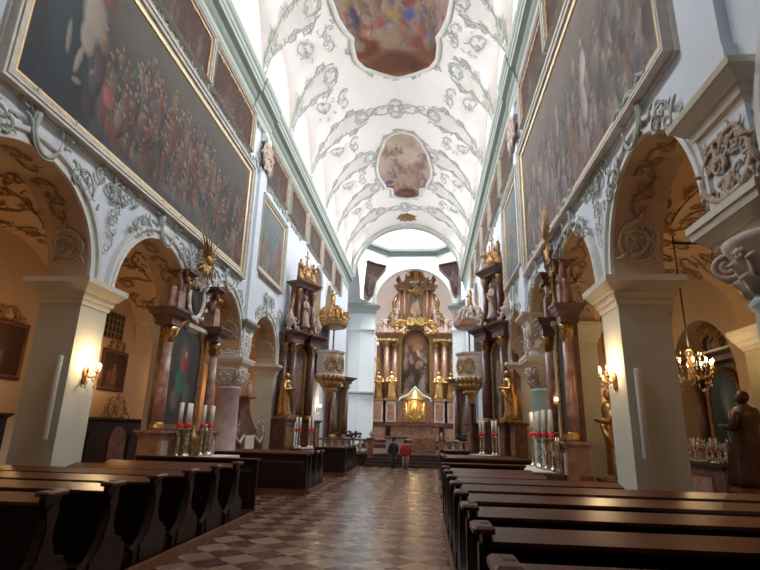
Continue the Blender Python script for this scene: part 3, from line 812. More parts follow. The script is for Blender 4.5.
# wall stucco over the arches
for side, ops, nm in (('l',LA[2:7],'wall_left'),('r',RA[2:7],'wall_right')):
    par = bpy.data.objects[nm]
    for k,(a,b) in enumerate(ops):
        yc = (a+b)/2; m = MB()
        # oval cartouche on the crown and tendrils down both flanks
        ring = [(.36*cos(q*2*pi/20), .02+.5*sin(q*2*pi/20)) for q in range(21)]
        relief(m, [(ring,1.3),([(x*1.2,y*1.15) for x,y in ring[3:18]],.7)], wallmap(side,yc,7.42,0,.11), .05, sprout=False)
        for q in (-1,1):
            relief(m, [(cscroll((q*.3,.45),(q*.75,.35),q*.4,.3,1.1),1.),], wallmap(side,yc,7.42,0,.1), .036)
            for i in range(6):
                th = pi/2-q*(.2+.13*i); rr = (b-a)/2+.36
                relief(m, [(leaf((rr*cos(th), rr*sin(th)), th+rnd.uniform(-.4,.9)*q, rnd.uniform(.16,.34), rnd.uniform(-2,2)),1.)], wallmap(side,yc,ZC,0,.1), .05)
            for i in range(1):
                th = pi/2-q*(.4+.3*i); rr = (b-a)/2+.32
                relief(m, [(cscroll((rr*cos(th), rr*sin(th)),(rr*cos(th-q*.3)*1.05, rr*sin(th-q*.3)*1.05), q*.35,.25,1.1),1.)], wallmap(side,yc,ZC,0,.1), .032)
        m.build('stucco_crest','stucco_green',par)
    sp = [(ops[i][1]+ops[i+1][0])/2 for i in range(len(ops)-1)]
    for k,y in enumerate(sp[:1]+sp[1:]):
        if k in (2,) : continue
        m = MB(); relief(m, motif_drop(.75,1.7,rnd), wallmap(side,y,6.75,0,.06), .034)
        for q in (-1,1): relief(m,[(cscroll((q*.1,.7),(q*.8,.9),q*.4,.28,1.2),1.)], wallmap(side,y,6.7,0,.06), .034)
        m.build('stucco_pendant','stucco_green',par)
    # carved band between the picture rows and under the cornice
    m = MB()
    y = 6.0
    while y < 28:
        relief(m, [(cscroll((-.35,0),(.35,.1),.4,.25,1.1),1.),(leaf((.1,-.05),rnd.uniform(0,6),.4,1.6),.7)], wallmap(side,y,12.98,rnd.uniform(-.4,.4),.05), .045)
        y += .95
    y = 6.3
    while y < 40:
        relief(m, [(cscroll((-.3,0),(.3,0),.3,.25,1.),1.)], wallmap(side,y,15.1,rnd.uniform(-.3,.3)+(pi if int(y*2)%2 else 0),.07), .05)
        y += .8
    m.build('stucco_band','stucco_green',par)
    m = MB()
    for k in range(len(UL)-1):
        y = (UL[k][1]+UL[k+1][0])/2*(1 if side=='l' else .935)
        if UL[k+1][0]-UL[k][1] > 1.5: continue
        relief(m, motif_drop(.35,1.6,rnd), wallmap(side,y,14.1,0,.06), .05)
    m.build('stucco_band','stucco_green',par)

# ------------------------------------------------------------------ crossing, drum and chancel
YC = 57.0; AX0, AX1 = -5.7, 3.05; ACX = (AX0+AX1)/2; AR = (AX1-AX0)/2; AZ = 16.0
m = MB()
def fquad(xa,xb,za,zb,zt,y=YC): m.add([(xa,y,za),(xb,y,zb),(xb,y,zt),(xa,y,zt)],[(0,1,2,3)])
fquad(-11,AX0,.6,.6,22.4); n=30
ap = [(ACX-AR*cos(pi*i/n), AZ+AR*sin(pi*i/n)) for i in range(n+1)]
for (a,za),(b,zb) in zip(ap,ap[1:]): fquad(a,b,za,zb,22.4)
fquad(AX1,9,.6,.6,22.4)
# chancel side walls, barrel and apse
BC = -1.2; BR = 5.15
prof = [(BC-BR,.6)]+[(BC-BR*cos(pi*i/n), AZ+BR*sin(pi*i/n)) for i in range(n+1)]+[(BC+BR,.6)]
m.rings([[(x,YC+.5,z) for x,z in prof],[(x,60.5,z) for x,z in prof]],False,False,True,closed=False)
ip = [(AX0,.6)]+ap+[(AX1,.6)]
m.rings([[(x,YC,z) for x,z in ip],[(x,YC+.5,z) for x,z in ip],[(BC+(x-ACX)*BR/AR,YC+.5,AZ+(z-AZ)*BR/AR if z>AZ else z) for x,z in ip]],False,False,False,closed=False)
N_ = 24
R = []
for k in range(N_+1):
    a = pi*k/N_; col = [(BC-BR*cos(a), 60.5+BR*sin(a), .6)]
    for q in range(11):
        b = pi/2*q/10; col.append((BC-BR*cos(a)*cos(b), 60.5+BR*sin(a)*cos(b), AZ+BR*sin(b)))
    R.append(col)
m.rings(R,False,False,True,closed=False)
m.build('wall_chancel','vault_plaster',kind='structure')
m = MB()
m.box(-11.3,-11,46,YC,0,22.4); m.box(8.7,9,46,YC,0,22.4)
m.box(-11.3,XL-WT,46.7,47,0,22.4); m.box(XR+WT,9,46.7,47,0,22.4)
m.build('wall_transept','drum_plaster',kind='structure')
# nave arch band and wall over it
m = MB(); pr=[(0,0),(.0,-.35),(-.28,-.38),(-.3,-.02)]
R=[]
for i in range(41):
    a = pi*i/40; R.append([(VX-(VR-.02+d)*cos(a), YE+e*.9+.0, VZ+(VR-.02+d)*sin(a)) for d,e in ((.0,-.7),(-.22,-.7),(-.25,-.5),(-.25,.3),(0,.3))])
m.rings(R,False,False,True,closed=False)
for i in range(40):
    a,b = pi*i/40, pi*(i+1)/40
    p = [(VX-VR*cos(q),YE+.02,VZ+VR*sin(q)) for q in (a,b)]
    m.add([p[0],p[1],(p[1][0],YE+.02,22.6),(p[0][0],YE+.02,22.6)],[(0,1,2,3)])
m.build('trim_nave_arch','stucco_grey',kind='structure')
# crossing pier faces with entablature, either side of the chancel arch
def crossing_pier(x0,x1,lab):
    t = thing('crossing_pier', lab, 'pillar', (0,0,0))
    MB().rings([[(x0,YC-.02,z),(x0,YC-.5,z),(x0+(x1-x0)*.45,YC-.6,z),(x1-.0,YC-.35,z),(x1,YC-.02,z)] for z in (.66,15.0)]).build('shaft','drum_plaster',t)
    for nm,z,st in (('cornice',14.9,[(.0,.05,.15),(.08,.1,.35),(.12,.45,.35),(.5,.5,.25)]),('band',5.9,[(.05,.12,.1),(.16,.16,.15)])):
        slab_mb(MB(), x0,x1,YC-.6,YC+.1,z,st).build(nm,'sage_light',t)
    MB().box(x0-.06,x1+.06,YC-.68,YC,13.0,13.2).build('necking','drum_plaster',t)
    return t
crossing_pier(-8.6,AX0,'pale blue pier with cornice left of the high altar')
crossing_pier(AX1,5.6,'pale blue pier with cornice right of the high altar')
# archivolt on chancel arch
m = MB(); R=[]
for i in range(41):
    a=pi*i/40; R.append([(ACX-(AR+d)*cos(a), YC-e, AZ+(AR+d)*sin(a)) for d,e in ((0,0),(0,.16),(.25,.16),(.3,.08),(.5,.08),(.55,0))])
m.rings(R,False,False,False,closed=False); m.build('trim_chancel_arch','stucco_grey',kind='structure')
# pendentives + dark triangular paintings
DX, DZ = ACX-.1, 22.3
def pend(s):
    cx = DX
    P0 = V3(cx+s*(AR+.3),YC-.3,16.0); P1 = V3(cx+s*(AR+1.3),YC-3.2,16.0) 
    T0 = V3(cx+s*2.75,YC-.05,DZ); T1 = V3(cx+s*6.5,YC-4.2,DZ)
    def f(u,v):     # u 0..1 across, v 0..1 up
        w0 = P0+(T0-P0)*(v**1.5); w0[2] = 16.0+(DZ-16.0)*v
        w1 = P1+(T1-P1)*(v**1.5); w1[2] = 16.0+(DZ-16.0)*v
        return w0*(1-u)+w1*u
    return f
for s,sd in ((-1,'left'),(1,'right')):
    f = pend(s); m = MB(); nu,nv=8,14
    vs=[f(i/nu,j/nv) for j in range(nv+1) for i in range(nu+1)]
    m.add(vs,[(j*(nu+1)+i,j*(nu+1)+i+1,(j+1)*(nu+1)+i+1,(j+1)*(nu+1)+i) for j in range(nv) for i in range(nu)],True)
    m.build('wall_pendentive','drum_plaster',kind='structure')
# dark pendentive pictures, triangular and framed
def pend_picture(s, poly, lab):
    # poly in (x,z) at plane Y=YC-1
    t = thing('pendentive_painting', lab, 'painting', (0,0,0))
    y0 = 54.6
    cxp = sum(p[0] for p in poly)/len(poly); czp = sum(p[1] for p in poly)/len(poly)
    pts=[(cxp,y0,czp)]; fc=[]; nr=12; E=[]
    for (a,b) in zip(poly, poly[1:]+poly[:1]):
        for q in range(6): E.append((a[0]+(b[0]-a[0])*q/6, a[1]+(b[1]-a[1])*q/6))
    na=len(E)
    for i in range(1,nr+1):
        for x,z in E: pts.append((cxp+(x-cxp)*i/nr, y0-.0, czp+(z-czp)*i/nr))
    fc=[(0,1+(j+1)%na,1+j) for j in range(na)]
    for i in range(nr-1):
        for j in range(na):
            k=(j+1)%na; fc.append((1+i*na+j,1+i*na+k,1+(i+1)*na+k,1+(i+1)*na+j))
    pa=np.array(pts); cols=paint_cols(pa[:,0]-cxp, pa[:,2]-czp, dark_base((.06,.04,.035),(.035,.022,.02)), mute(figures(8,-.8,.8,-1,1,[(.2,.1,.08),(.3,.2,.15)],.9,rg),.45), rg)
    canvas_mesh('canvas', pts, fc, cols, 'oil_paint', t)
    m=MB(); m.tube([(x,y0-.02,z) for x,z in E+[E[0]]],.11,6); m.build('frame','brown_marble',t)
    m=MB(); b=[(x,y0+.05,z) for x,z in E]; m.rings([b,[(x,y0+.4,z) for x,_,z in b]]); m.build('backing','drum_plaster',t)
    return t
pend_picture(-1,[(-7.3,20.1),(-6.4,20.6),(-5.6,20.3),(-4.4,20.0),(-4.6,19.3),(-5.5,18.2),(-5.85,16.5),(-6.3,16.0),(-6.65,16.5),(-7.1,18.4)],'dark three-cornered painting high left of the chancel arch')
pend_picture(1,[(1.5,20.1),(2.5,20.3),(3.5,20.5),(3.8,20.1),(3.7,18.4),(3.6,16.7),(3.3,16.3),(3.05,16.7),(2.7,18.3),(1.6,19.5)],'dark three-cornered painting high right of the chancel arch')
# octagonal ring and drum
def octo(a, h, z, fy=YC, ny=47.6):
    c = DX
    return [(c-h,fy+a-0,z),(c+h,fy+a,z),(c+6.6+a,fy-4.2,z),(c+6.6+a,ny+4.2,z),(c+h,ny-a,z),(c-h,ny-a,z),(c-6.6-a,ny+4.2,z),(c-6.6-a,fy-4.2,z)]
m = MB(); m.rings([octo(-.05,2.75,DZ-.35),octo(-.12,2.72,DZ-.3),octo(-.2,2.7,DZ),octo(-.55,2.6,DZ+.12),octo(-.6,2.6,DZ+.4),octo(0,2.75,DZ+.45)],False,False)
m.build('trim_drum_cornice','sage',kind='structure')
m = MB(); m.rings([octo(0,2.75,DZ),octo(0,2.75,31.5),octo(-2.0,2.2,34),octo(-5,.8,35.5)],False,True)
m.build('wall_drum','drum_plaster',kind='structure')
m = MB()
for x in (-4.0,-2.9,.1+.2,1.1+.2): m.box(x-.06,x+.06,YC-.1,YC,DZ+.8,31)
m.box(-4.1,1.35,YC-.1,YC,DZ+.75,DZ+.87)
m.build('trim_drum_panels','sage_light',kind='structure')
m = MB(); fd=lambda u,v:(V3(-1.3+u,YC-.08,26.2+v),V3(0,-1,0))
relief(m,motif_cartouche(2.0,3.0,rnd),fd,.07); relief(m,motif_drop(1.2,2.4,rnd),lambda u,v:(V3(-1.3+u,YC-.08,24.6+v),V3(0,-1,0)),.06)
m.build('stucco_cartouche','stucco_white',bpy.data.objects['wall_drum'])
k=60
for x0,x1,yy in ((DX-6.55,DX-6.5,52.3),(DX+6.5,DX+6.55,52.3)):
    k+=1; g=MB(); g.box(x0,x1,yy-1.6,yy+1.6,24,29.5); g.build('window_%d'%k,'window_sky',kind='structure')
for sx in (-1,1):
    k+=1; a=pi/2-sx*0
    xx = BC+sx*BR*.97; g=MB(); g.box(min(xx,xx+.06*sx),max(xx,xx+.06*sx),60.6,62.2,6,13); g.build('window_%d'%k,'window_sky',kind='structure')

# ------------------------------------------------------------------ figures, candlesticks, altars
def robed(m, h=1.8, c=(0,0,0), face=0., arm=0, lean=.0, folds=9, wide=1.):
    """carved robed saint: continuous robe with folds, shoulders, neck, head, two arms"""
    st = len(m.v); ph = rnd.uniform(0,6)
    prof = [(0,.17),(.02,.185),(.12,.165),(.3,.145),(.45,.15),(.56,.135),(.66,.14),(.76,.155),(.82,.13),(.845,.07),(.87,.045)]
    R = []
    for z, r in prof:
        ring = []
        for j in range(28):
            a = 2*pi*j/28; fd = 1+(.13*sin(folds*a+ph+z*5)+.06*sin(4*a+ph*2-z*9))*max(0,1-z*1.1)
            sx_ = .72 if z > .5 else .85
            ring.append((r*wide*fd*cos(a)*sx_*h+.03*h*sin(z*4+ph), r*wide*fd*sin(a)*h+lean*z*h, z*h))
        R.append(ring)
    m.rings(R,True,True,True)
    hc = (.03*h*sin(3.6+ph)+.012*h, lean*.93*h, .93*h)
    m.ell(hc,(.062*h,.055*h,.075*h),10,8); m.ell((hc[0]-.015*h,hc[1],hc[2]+.02*h),(.064*h,.062*h,.068*h),8,6)
    m.ell((hc[0]+.06*h,hc[1],hc[2]-.005*h),(.012*h,.009*h,.018*h),6,4)
    sh = .77*h
    for s in (-1,1):
        S = V3(0,s*.13*h*wide+lean*.77*h,sh)
        if arm == 1 and s > 0: E = S+V3(.08*h,.10*h,.03*h); H = S+V3(.14*h,.13*h,.19*h)
        elif arm == 2: E = S+V3(.06*h,s*.14*h,.0*h); H = S+V3(.1*h,s*.24*h,.12*h)
        else: E = S+V3(.06*h,s*.06*h,-.17*h); H = S+V3(.2*h,-s*.05*h,-.14*h)
        m.tube([S,S*.5+E*.5,E,E*.5+H*.5,H],[.05*h,.05*h,.045*h,.036*h,.024*h],8); m.ell(H,(.03*h,.022*h,.03*h),6,5)
    # cloak sash
    m.tube([(0.1*h,-.12*h,.72*h),(.13*h,0,.58*h),(.1*h,.12*h,.46*h),(.02*h,.16*h,.3*h)],[.03*h,.045*h,.045*h,.02*h],6)
    cf, sf = cos(face), sin(face)
    m.xf(lambda p:(c[0]+p[0]*cf-p[1]*sf, c[1]+p[0]*sf+p[1]*cf, c[2]+p[2]), st); return m
def cherub(m, c, h=.5, face=0.):
    st = len(m.v)
    m.ell((0,0,.42*h),(.13*h,.15*h,.2*h)); m.ell((.02*h,0,.75*h),(.12*h,.12*h,.13*h))
    for s in (-1,1):
        m.tube([(0,s*.13*h,.52*h),(.1*h,s*.28*h,.5*h),(.16*h,s*.34*h,.68*h)],[.06*h,.055*h,.035*h],6)
        m.tube([(.03*h,s*.08*h,.28*h),(.2*h,s*.14*h,.2*h),(.16*h,s*.16*h,-.02*h)],[.09*h,.075*h,.045*h],6)
        m.tube([(-.08*h,s*.08*h,.55*h),(-.14*h,s*.3*h,.75*h),(-.12*h,s*.42*h,.58*h)],[.05*h,.08*h,.02*h],5)
    cf, sf = cos(face), sin(face)
    return m.xf(lambda p:(c[0]+p[0]*cf-p[1]*sf, c[1]+p[0]*sf+p[1]*cf, c[2]+p[2]), st)
def urn(m, c, h=.6):
    return m.lathe([(.14*h,0),(.16*h,.06*h),(.07*h,.14*h),(.1*h,.22*h),(.26*h,.45*h),(.28*h,.6*h),(.16*h,.7*h),(.2*h,.76*h),(.12*h,.84*h),(.05*h,1.0*h),(.01*h,1.08*h)], c, 12)
def column_mb(m, c, r, h, n=18):
    return m.lathe([(r*1.0,0),(r*1.0,h*.3),(r*.84,h)], c, n)
def col_parts(t, c, r, h, shaftmat, goldmat='gold'):
    column_mb(MB(), c, r, h).build('column', shaftmat, t)
    b = MB().lathe([(r*1.35,-.16),(r*1.35,-.1),(r*1.15,-.06),(r*1.2,0),(r*1.02,.04)], c, 18)
    z = c[2]+h; b2 = MB(); b2.lathe([(r*.86,-.02),(r*.95,.05),(r*.9,.1),(r*1.0,.25),(r*1.35,.42)], (c[0],c[1],z), 16)
    for a in range(8):
        an = a*pi/4; k = V3(c[0]+r*1.1*cos(an), c[1]+r*1.1*sin(an), z+(.18 if a%2 else .34))
        b2.tube([k-V3(.1*r*cos(an),.1*r*sin(an),.14),k,k+V3(.35*r*cos(an),.35*r*sin(an),.05),k+V3(.3*r*cos(an),.3*r*sin(an),-.05)],[.09*r+.02,.2*r,.15*r,.08*r],5)
    b.build('column_base', goldmat, t); b2.build('column_capital', goldmat, t)
def moulded(t, nm, mtl, x0,x1,y0,y1,z,st): return slab_mb(MB(), x0,x1,y0,y1,z,st).build(nm,mtl,t)
def arched_canvas(t, x, w, z0, z1, blobs, base, fw=.1, fmat='gold', par=None):
    """arched picture: width w, springing so the head is a half circle"""
    r = w/2; zs = z1-r; n=16
    out = [(-r,z0),(r,z0)]+[(r*cos(pi*i/n), zs+r*sin(pi*i/n)) for i in range(n+1)]
    cy,cz = 0,(z0+z1)/2
    E=[]
    for a,b in zip(out,out[1:]+out[:1]):
        L=sqrt((a[0]-b[0])**2+(a[1]-b[1])**2); k=max(1,int(L/.12))
        for q in range(k): E.append((a[0]+(b[0]-a[0])*q/k,a[1]+(b[1]-a[1])*q/k))
    na=len(E); nr=22; pts=[(x,cy,cz)]
    for i in range(1,nr+1):
        for y,z in E: pts.append((x,cy+(y-cy)*i/nr,cz+(z-cz)*i/nr))
    fc=[(0,1+j,1+(j+1)%na) for j in range(na)]
    for i in range(nr-1):
        for j in range(na):
            k=(j+1)%na; fc.append((1+i*na+j,1+(i+1)*na+j,1+(i+1)*na+k,1+i*na+k))
    pa=np.array(pts); cols=paint_cols(pa[:,1],pa[:,2]-cz,base,blobs,rg)
    canvas_mesh('painting',pts,fc,cols,'oil_paint',t)
    m=MB(); pr=[(-.02,.0),(-.02,.07),(fw*.4,.12),(fw*.7,.07),(fw,.09),(fw*1.1,0)]
    path=[(-r,z0)]+[(-r*cos(pi*i/24), zs+r*sin(pi*i/24)) for i in range(25)]+[(r,z0)]
    R=[]
    for i,(y,z) in enumerate(path):
        if i==0: nn=(-1,0)
        elif i==len(path)-1: nn=(1,0)
        else: q=pi*(i-1)/24; nn=(-cos(q),sin(q))
        R.append([(x-.02+d,y+nn[0]*o,z+nn[1]*o) for o,d in pr])
    m.rings(R,False,False,False,closed=False); m.box(x-.02,x+.08,-r-fw,r+fw,z0-fw,z0)
    m.build('picture_frame',fmat,t)

def candlestick_proto(h=1.35, wax=.62, lit=False, stick='silver', label='x'):
    t = thing('candlestick', label, 'candlestick', (0,0,0))
    k = h-wax
    MB().lathe([(.11,0),(.12,.03),(.06,.07),(.03,.12),(.055,.2*k+.05),(.025,.3*k+.05),(.06,.42*k+.03),(.03,.5*k),(.05,.62*k),(.022,.7*k),(.045,.82*k),(.025,.9*k),(.07,.97*k),(.075,k)],(0,0,0),10).build('stick',stick,t)
    MB().lathe([(.07,k),(.08,k+.03),(.072,k+.13),(.05,k+.14)],(0,0,0),10).build('drip_cup','red_holder',t)
    MB().lathe([(.056,k+.1),(.054,h-.0),(.012,h+.01)],(0,0,0),10).build('candle','candle_wax',t)
    if lit: MB().ell((0,0,h+.06),(.02,.02,.055),6,6).build('candle_flame','flame',t)
    return t
def altar_small(loc, rz, lab, cherubs=True, pal=0, m0=-1.3, m1=1.3):
    t = thing('side_altar', lab, 'altar', loc, rz)
    # plinth zone
    MB().box(0,.35,-1.75,1.75,0,1.15).build('plinth','brown_marble',t)
    for s in (-1,1):
        y=s*1.42
        q=MB(); q.box(.05,.62,y-.27,y+.27,0,1.75); q.build('pedestal','pink_marble',t)
        q=MB(); q.box(.6,.66,y-.17,y+.17,1.15,1.62); q.build('pedestal_panel','flesh_marble',t)
        moulded(t,'pedestal_cap','red_marble',.05,.62,y-.27,y+.27,1.75,[(.02,.08,.08),(.1,.1,.06)])
        col_parts(t,(.36,y,2.06),.15,2.2,'red_marble')
        # slim inner pilaster
        q=MB(); q.box(.05,.2,s*1.08-.09,s*1.08+.09,1.9,4.3); q.build('inner_pilaster','pink_marble',t)
        slab_mb(MB(),.03,.55,y-.26,y+.26,4.7,[(.0,.0,.18),(.03,.08,.1),(.12,.16,.12),(.2,.2,.07)]).build('entablature','brown_marble',t)
        # broken pediment scroll + cherub
        q=MB(); pts=[(.3,y*.98-s*.0+s*.1*cos(a_)*(1-a_*.05), 5.5+.36*sin(a_)*(1-.06*a_)) for a_ in np.linspace(-1.2,5.5,22)]
        q.tube(pts,[.1-.003*i for i in range(22)],6); q.box(.1,.5,y-.2,y+.2,5.1,5.22); q.box(.1,.45,s*1.15-.18,s*1.15+.18,5.1,5.75)
        q.tube([(.3,s*1.2,6.35),(.3,s*.95,5.8),(.3,s*1.25,5.4),(.3,s*1.55,5.2)],[.07,.12,.1,.06],6)
        q.build('volute','red_marble',t)
        q=MB(); cherub(q,(.45,s*1.0,5.9),.7,0); q.build('cherub','old_gold',t)
        slab_mb(MB(),.05,.5,s*.95-.16,s*.95+.16,6.25 if s<0 else 6.25,[(.0,.1,.12),(.14,.14,.06)]).build('attic_cap','brown_marble',t)
    MB().box(0,.12,-1.3,1.3,1.15,5.3).build('backboard','brown_marble',t)
    bl=[(0,.3,.35,.8,.1,(.20,.12,.10),.8),(-.15,-.3,.28,.45,.3,(.06,.20,.14),.9),(.0,.25,.16,.25,0,(.45,.06,.05),.9),(.02,.55,.09,.12,0,(.55,.38,.28),.9),(.3,-.6,.25,.4,0,(.15,.14,.13),.8),(-.35,-.8,.25,.4,0,(.2,.16,.14),.8)]
    if pal: bl=[(0,.2,.3,.9,.1,(.14,.11,.10),.8),(.1,.6,.1,.12,0,(.4,.3,.25),.9)]
    arched_canvas(t,.16,1.72,2.05,5.05,bl,dark_base((.10,.11,.11),(.055,.05,.05)),.14,'old_gold')
    # oval upper picture
    q=MB(); q.rings([[(.05,.75*cos(a),5.85+.8*sin(a)) for a in np.linspace(0,2*pi,28,endpoint=False)],[(.2,.7*cos(a),5.85+.75*sin(a)) for a in np.linspace(0,2*pi,28,endpoint=False)]]); q.build('attic_panel','pink_marble',t)
    q=MB(); q.lathe([(0.01,0),(.6,0),(.6,.05),(.01,.06)],(0,0,0),28); q.xf(lambda p:(.2+p[2],p[0]*.72,5.85+p[1]*.95)); q.build('oval_painting','leaded',t)
    q=MB(); q.tube([(.26,.46*cos(a),5.85+.6*sin(a)) for a in np.linspace(0,2*pi,33)],.07,6,caps=False)
    for k in range(12):
        a=k*pi/6; q.tube([(.28,.5*cos(a),5.85+.64*sin(a)),(.36,.6*cos(a+.15),5.85+.76*sin(a+.15)),(.3,.66*cos(a+.3),5.85+.7*sin(a+.3))],[.06,.05,.02],5)
    q.build('oval_frame','stucco_white' if not pal else 'old_gold',t)
    # crest: cartouche and sunburst
    q=MB(); f=lambda u,v:(V3(.35,u,6.55+v),V3(1,0,0)); relief(q,motif_cartouche(1.0,.7,rnd),f,.06); q.ell((.3,0,6.5),(.12,.2,.2)); q.build('crest','flesh_marble',t)
    q=MB()
    for k in range(26):
        a=2*pi*k/26; L=rnd.uniform(.6,1.0)*(1.35 if abs(a-pi/2)<.8 else 1)
        q.tube([(.5,.12*cos(a),7.1+.12*sin(a)),(.5,L*cos(a)*1.05,7.1+L*sin(a)*.95)],[.05,.012],4)
    q.ell((.52,0,7.1),(.1,.17,.17)); q.build('sunburst','old_gold',t)
    # tabernacle on the altar
    q=MB(); q.box(.6,.82,-.2,.2,1.16,1.6); q.lathe([(.2,1.6),(.24,1.64),(.14,1.78),(.05,1.9),(.02,2.05)],(.7,0,0),10); q.build('tabernacle','old_gold',t)
    for y_ in (-.95,-.55,.4,.75,1.1):
        q=MB(); q.lathe([(.08,1.16),(.09,1.2),(.03,1.28),(.07,1.42),(.1,1.6),(.05,1.75),(.08,1.85),(.02,1.98)],(.72,y_,0),9); q.build('reliquary','silver',t)
    # mensa
    q=MB(); q.box(.62,1.45,m0+.05,m1-.05,0,1.02); q.build('altar_block','brown_marble',t)
    slab_mb(MB(),.55,1.5,m0,m1,1.02,[(.02,.06,.08),(.08,.08,.06)]).build('altar_table','brown_marble',t)
    return t
aL = altar_small((XL,14.95,0),-.05,'marble side altar with green-robed painting behind the left pews')
aR = altar_small((XR,13.65,0),pi+.03,'marble side altar with dark painting behind the right pews',pal=1,m0=-3.2,m1=1.3)
aR.scale = (.85,.6,1)
def cloth_on(t, x0,x1,y0,y1,z,lab,mtl='cloth_white'):
    q=MB(); q.box(x0,x1,y0,y1,z+.012,z+.03); q.box(x1-.0,x1+.015,y0,y1,z-.22,z+.03)
    o=q.build('altar_cloth',mtl,loc=t.location,rz=t.rotation_euler[2]); o.scale=t.scale; tag(o,lab,'altar cloth'); return o
cloth_on(aL,.9,1.6,-1.35,1.35,1.165,'white altar cloth on the left side altar behind the pews')
cloth_on(aR,.9,1.6,-3.25,1.35,1.165,'white altar cloth on the right side altar behind the pews')
def place_local(t, x, y, z):
    a=t.rotation_euler[2]; x*=t.scale[0]; y*=t.scale[1]; return (t.location[0]+x*cos(a)-y*sin(a), t.location[1]+x*sin(a)+y*cos(a), t.location[2]+z)
cproto = candlestick_proto(1.42,.66,label='p')
first=True
for t, sd in ((aL,'left'),(aR,'right')):
    for k,(y,dx) in enumerate(((-1.24,-.1),(-1.02,0),(-.72,-.1),(.1,-.1),(.38,0),(.66,-.1)) if t is aL else ((-2.2,-.1),(-1.75,-.2),(-.9,-.1),(-.4,-.2),(.1,-.1),(.6,-.2))):
        P=place_local(t,1.02+dx,y,1.2)
        gx = ('nearest','second','third','fourth','fifth','farthest')[k if t is aL else 5-k]
        lab='%s of six candlesticks with white candles on the %s side altar behind the pews'%(gx,sd)
        if first: cproto.location=P; cproto['label']=lab; cproto['group']='candlesticks on the side altars'; first=False
        else: dup(cproto,P,0,lab,'candlesticks on the side altars')

def statue(name, loc, rz, h, mtl, lab, arm=0, cat='statue', wide=1., base=True):
    t = thing(name, lab, cat, loc, rz)
    z = 0
    if base: slab_mb(MB(),-.2*h*.8,.2*h*.8,-.2*h*.8,.2*h*.8,0,[(.02,.02,.05),(0,.0,.05)]).build('plinth','old_gold',t); z=.1
    robed(MB(),h-z,(0,0,z),0,arm,wide=wide).build('figure',mtl,t); return t
def altar_tall(loc, rz, lab, near):
    """near: local y sign of the side nearer the camera"""
    t = thing('tall_side_altar', lab, 'altar', loc, rz)
    MB().box(-.4,.5,-2.3,2.3,0,.95).build('plinth','brown_marble',t)
    for k,(y,d) in enumerate(((-1.9,1.05),(-1.0,.7),(1.0,.7),(1.9,.6))):
        MB().box(0,d,y-.3,y+.3,.95,2.35).build('pedestal','brown_marble',t)
        MB().box(d,d+.04,y-.2,y+.2,1.2,2.1).build('pedestal_panel','old_gold',t)
        moulded(t,'pedestal_cap','brown_marble',0,d,y-.3,y+.3,2.35,[(.02,.08,.08),(.1,.1,.06)])
    for y in (-1.0,1.0): col_parts(t,(.42,y,2.66),.25,3.15,'brown_marble','old_gold')
    for y in (-1.5,1.5): col_parts(t,(.15,y,2.66),.2,3.15,'brown_marble','old_gold')
    MB().box(-.1,.1,-1.7,1.7,2.4,6.3).build('backboard','brown_marble',t)
    arched_canvas(t,.14,1.4,2.7,6.1,figures(8,-.5,.5,-1.2,1.3,[(.25,.14,.1),(.3,.22,.15)],1.,rg),dark_base((.12,.09,.07),(.05,.04,.035)),.14,'old_gold')
    for y in (-1.0,1.0):
        slab_mb(MB(),.0,.72,y-.5*0-.62,y+.62,6.22,[(.0,.0,.25),(.04,.1,.12),(.12,.3,.16),(.32,.34,.08)]).build('entablature','brown_marble',t)
    slab_mb(MB(),-.1,.3,-1.8,1.8,6.22,[(.0,.0,.25),(.02,.06,.12),(.1,.2,.16),(.2,.2,.08)]).build('entablature','brown_marble',t)
    # upper storey
    MB().box(-.1,.3,-.95,.95,6.8,9.6).build('attic','brown_marble',t)
    for s in (-1,1):
        col_parts(t,(.42,s*.78,7.1),.14,1.7,'brown_marble','old_gold')
        q=MB(); q.tube([(.2,s*.98,8.9),(.2,s*1.2,8.2),(.2,s*1.15,7.6),(.2,s*1.7,7.1)],[.1,.14,.16,.1],6); q.build('volute','old_gold',t)
        q=MB(); urn(q,(.4,s*1.55,6.85),1.1); q.build('urn','flesh_marble',t)
        q=MB(); robed(q,1.15,(.35,s*.75,9.75),0,1 if s>0 else 0); q.build('crowning_angel','old_gold',t)
        q=MB(); cherub(q,(.5,s*1.15,6.9),.8); q.build('cherub','flesh_marble',t)
    slab_mb(MB(),-.1,.6,-.95,.95,9.3,[(.0,.06,.12),(.1,.22,.14),(.25,.25,.08)]).build('attic_cornice','brown_marble',t)
    q=MB(); robed(q,1.7,(.45,0,7.2),0,0); q.build('attic_statue','flesh_marble',t)
    q=MB(); f=lambda u,v:(V3(.4,u,10.0+v),V3(1,0,0)); relief(q,motif_cartouche(1.3,1.2,rnd),f,.12); q.ell((.35,0,10.0),(.25,.4,.4)); q.build('crest','old_gold',t)
    q=MB(); q.box(.3,.36,-.04,.04,10.4,11.5); q.box(.3,.36,-.22,.22,11.1,11.18); q.build('finial_cross','old_gold',t)
    # mensa
    MB().box(.75,1.35,-.9,.9,0,.98).build('altar_block','brown_marble',t)
    slab_mb(MB(),.7,1.45,-1.0,1.0,.98,[(.02,.06,.08),(.08,.08,.06)]).build('altar_table','brown_marble',t)
    return t
tL = altar_tall((-6.75,26.4,0),-.45,'tall dark marble altar with gold saint on the left nave wall',-1)
tR = altar_tall((3.5,23.9,0),pi+.45,'tall dark marble altar with gold saint on the right nave wall',1)
tL.scale = (.9,.74,1); tR.scale = (.9,.74,1)
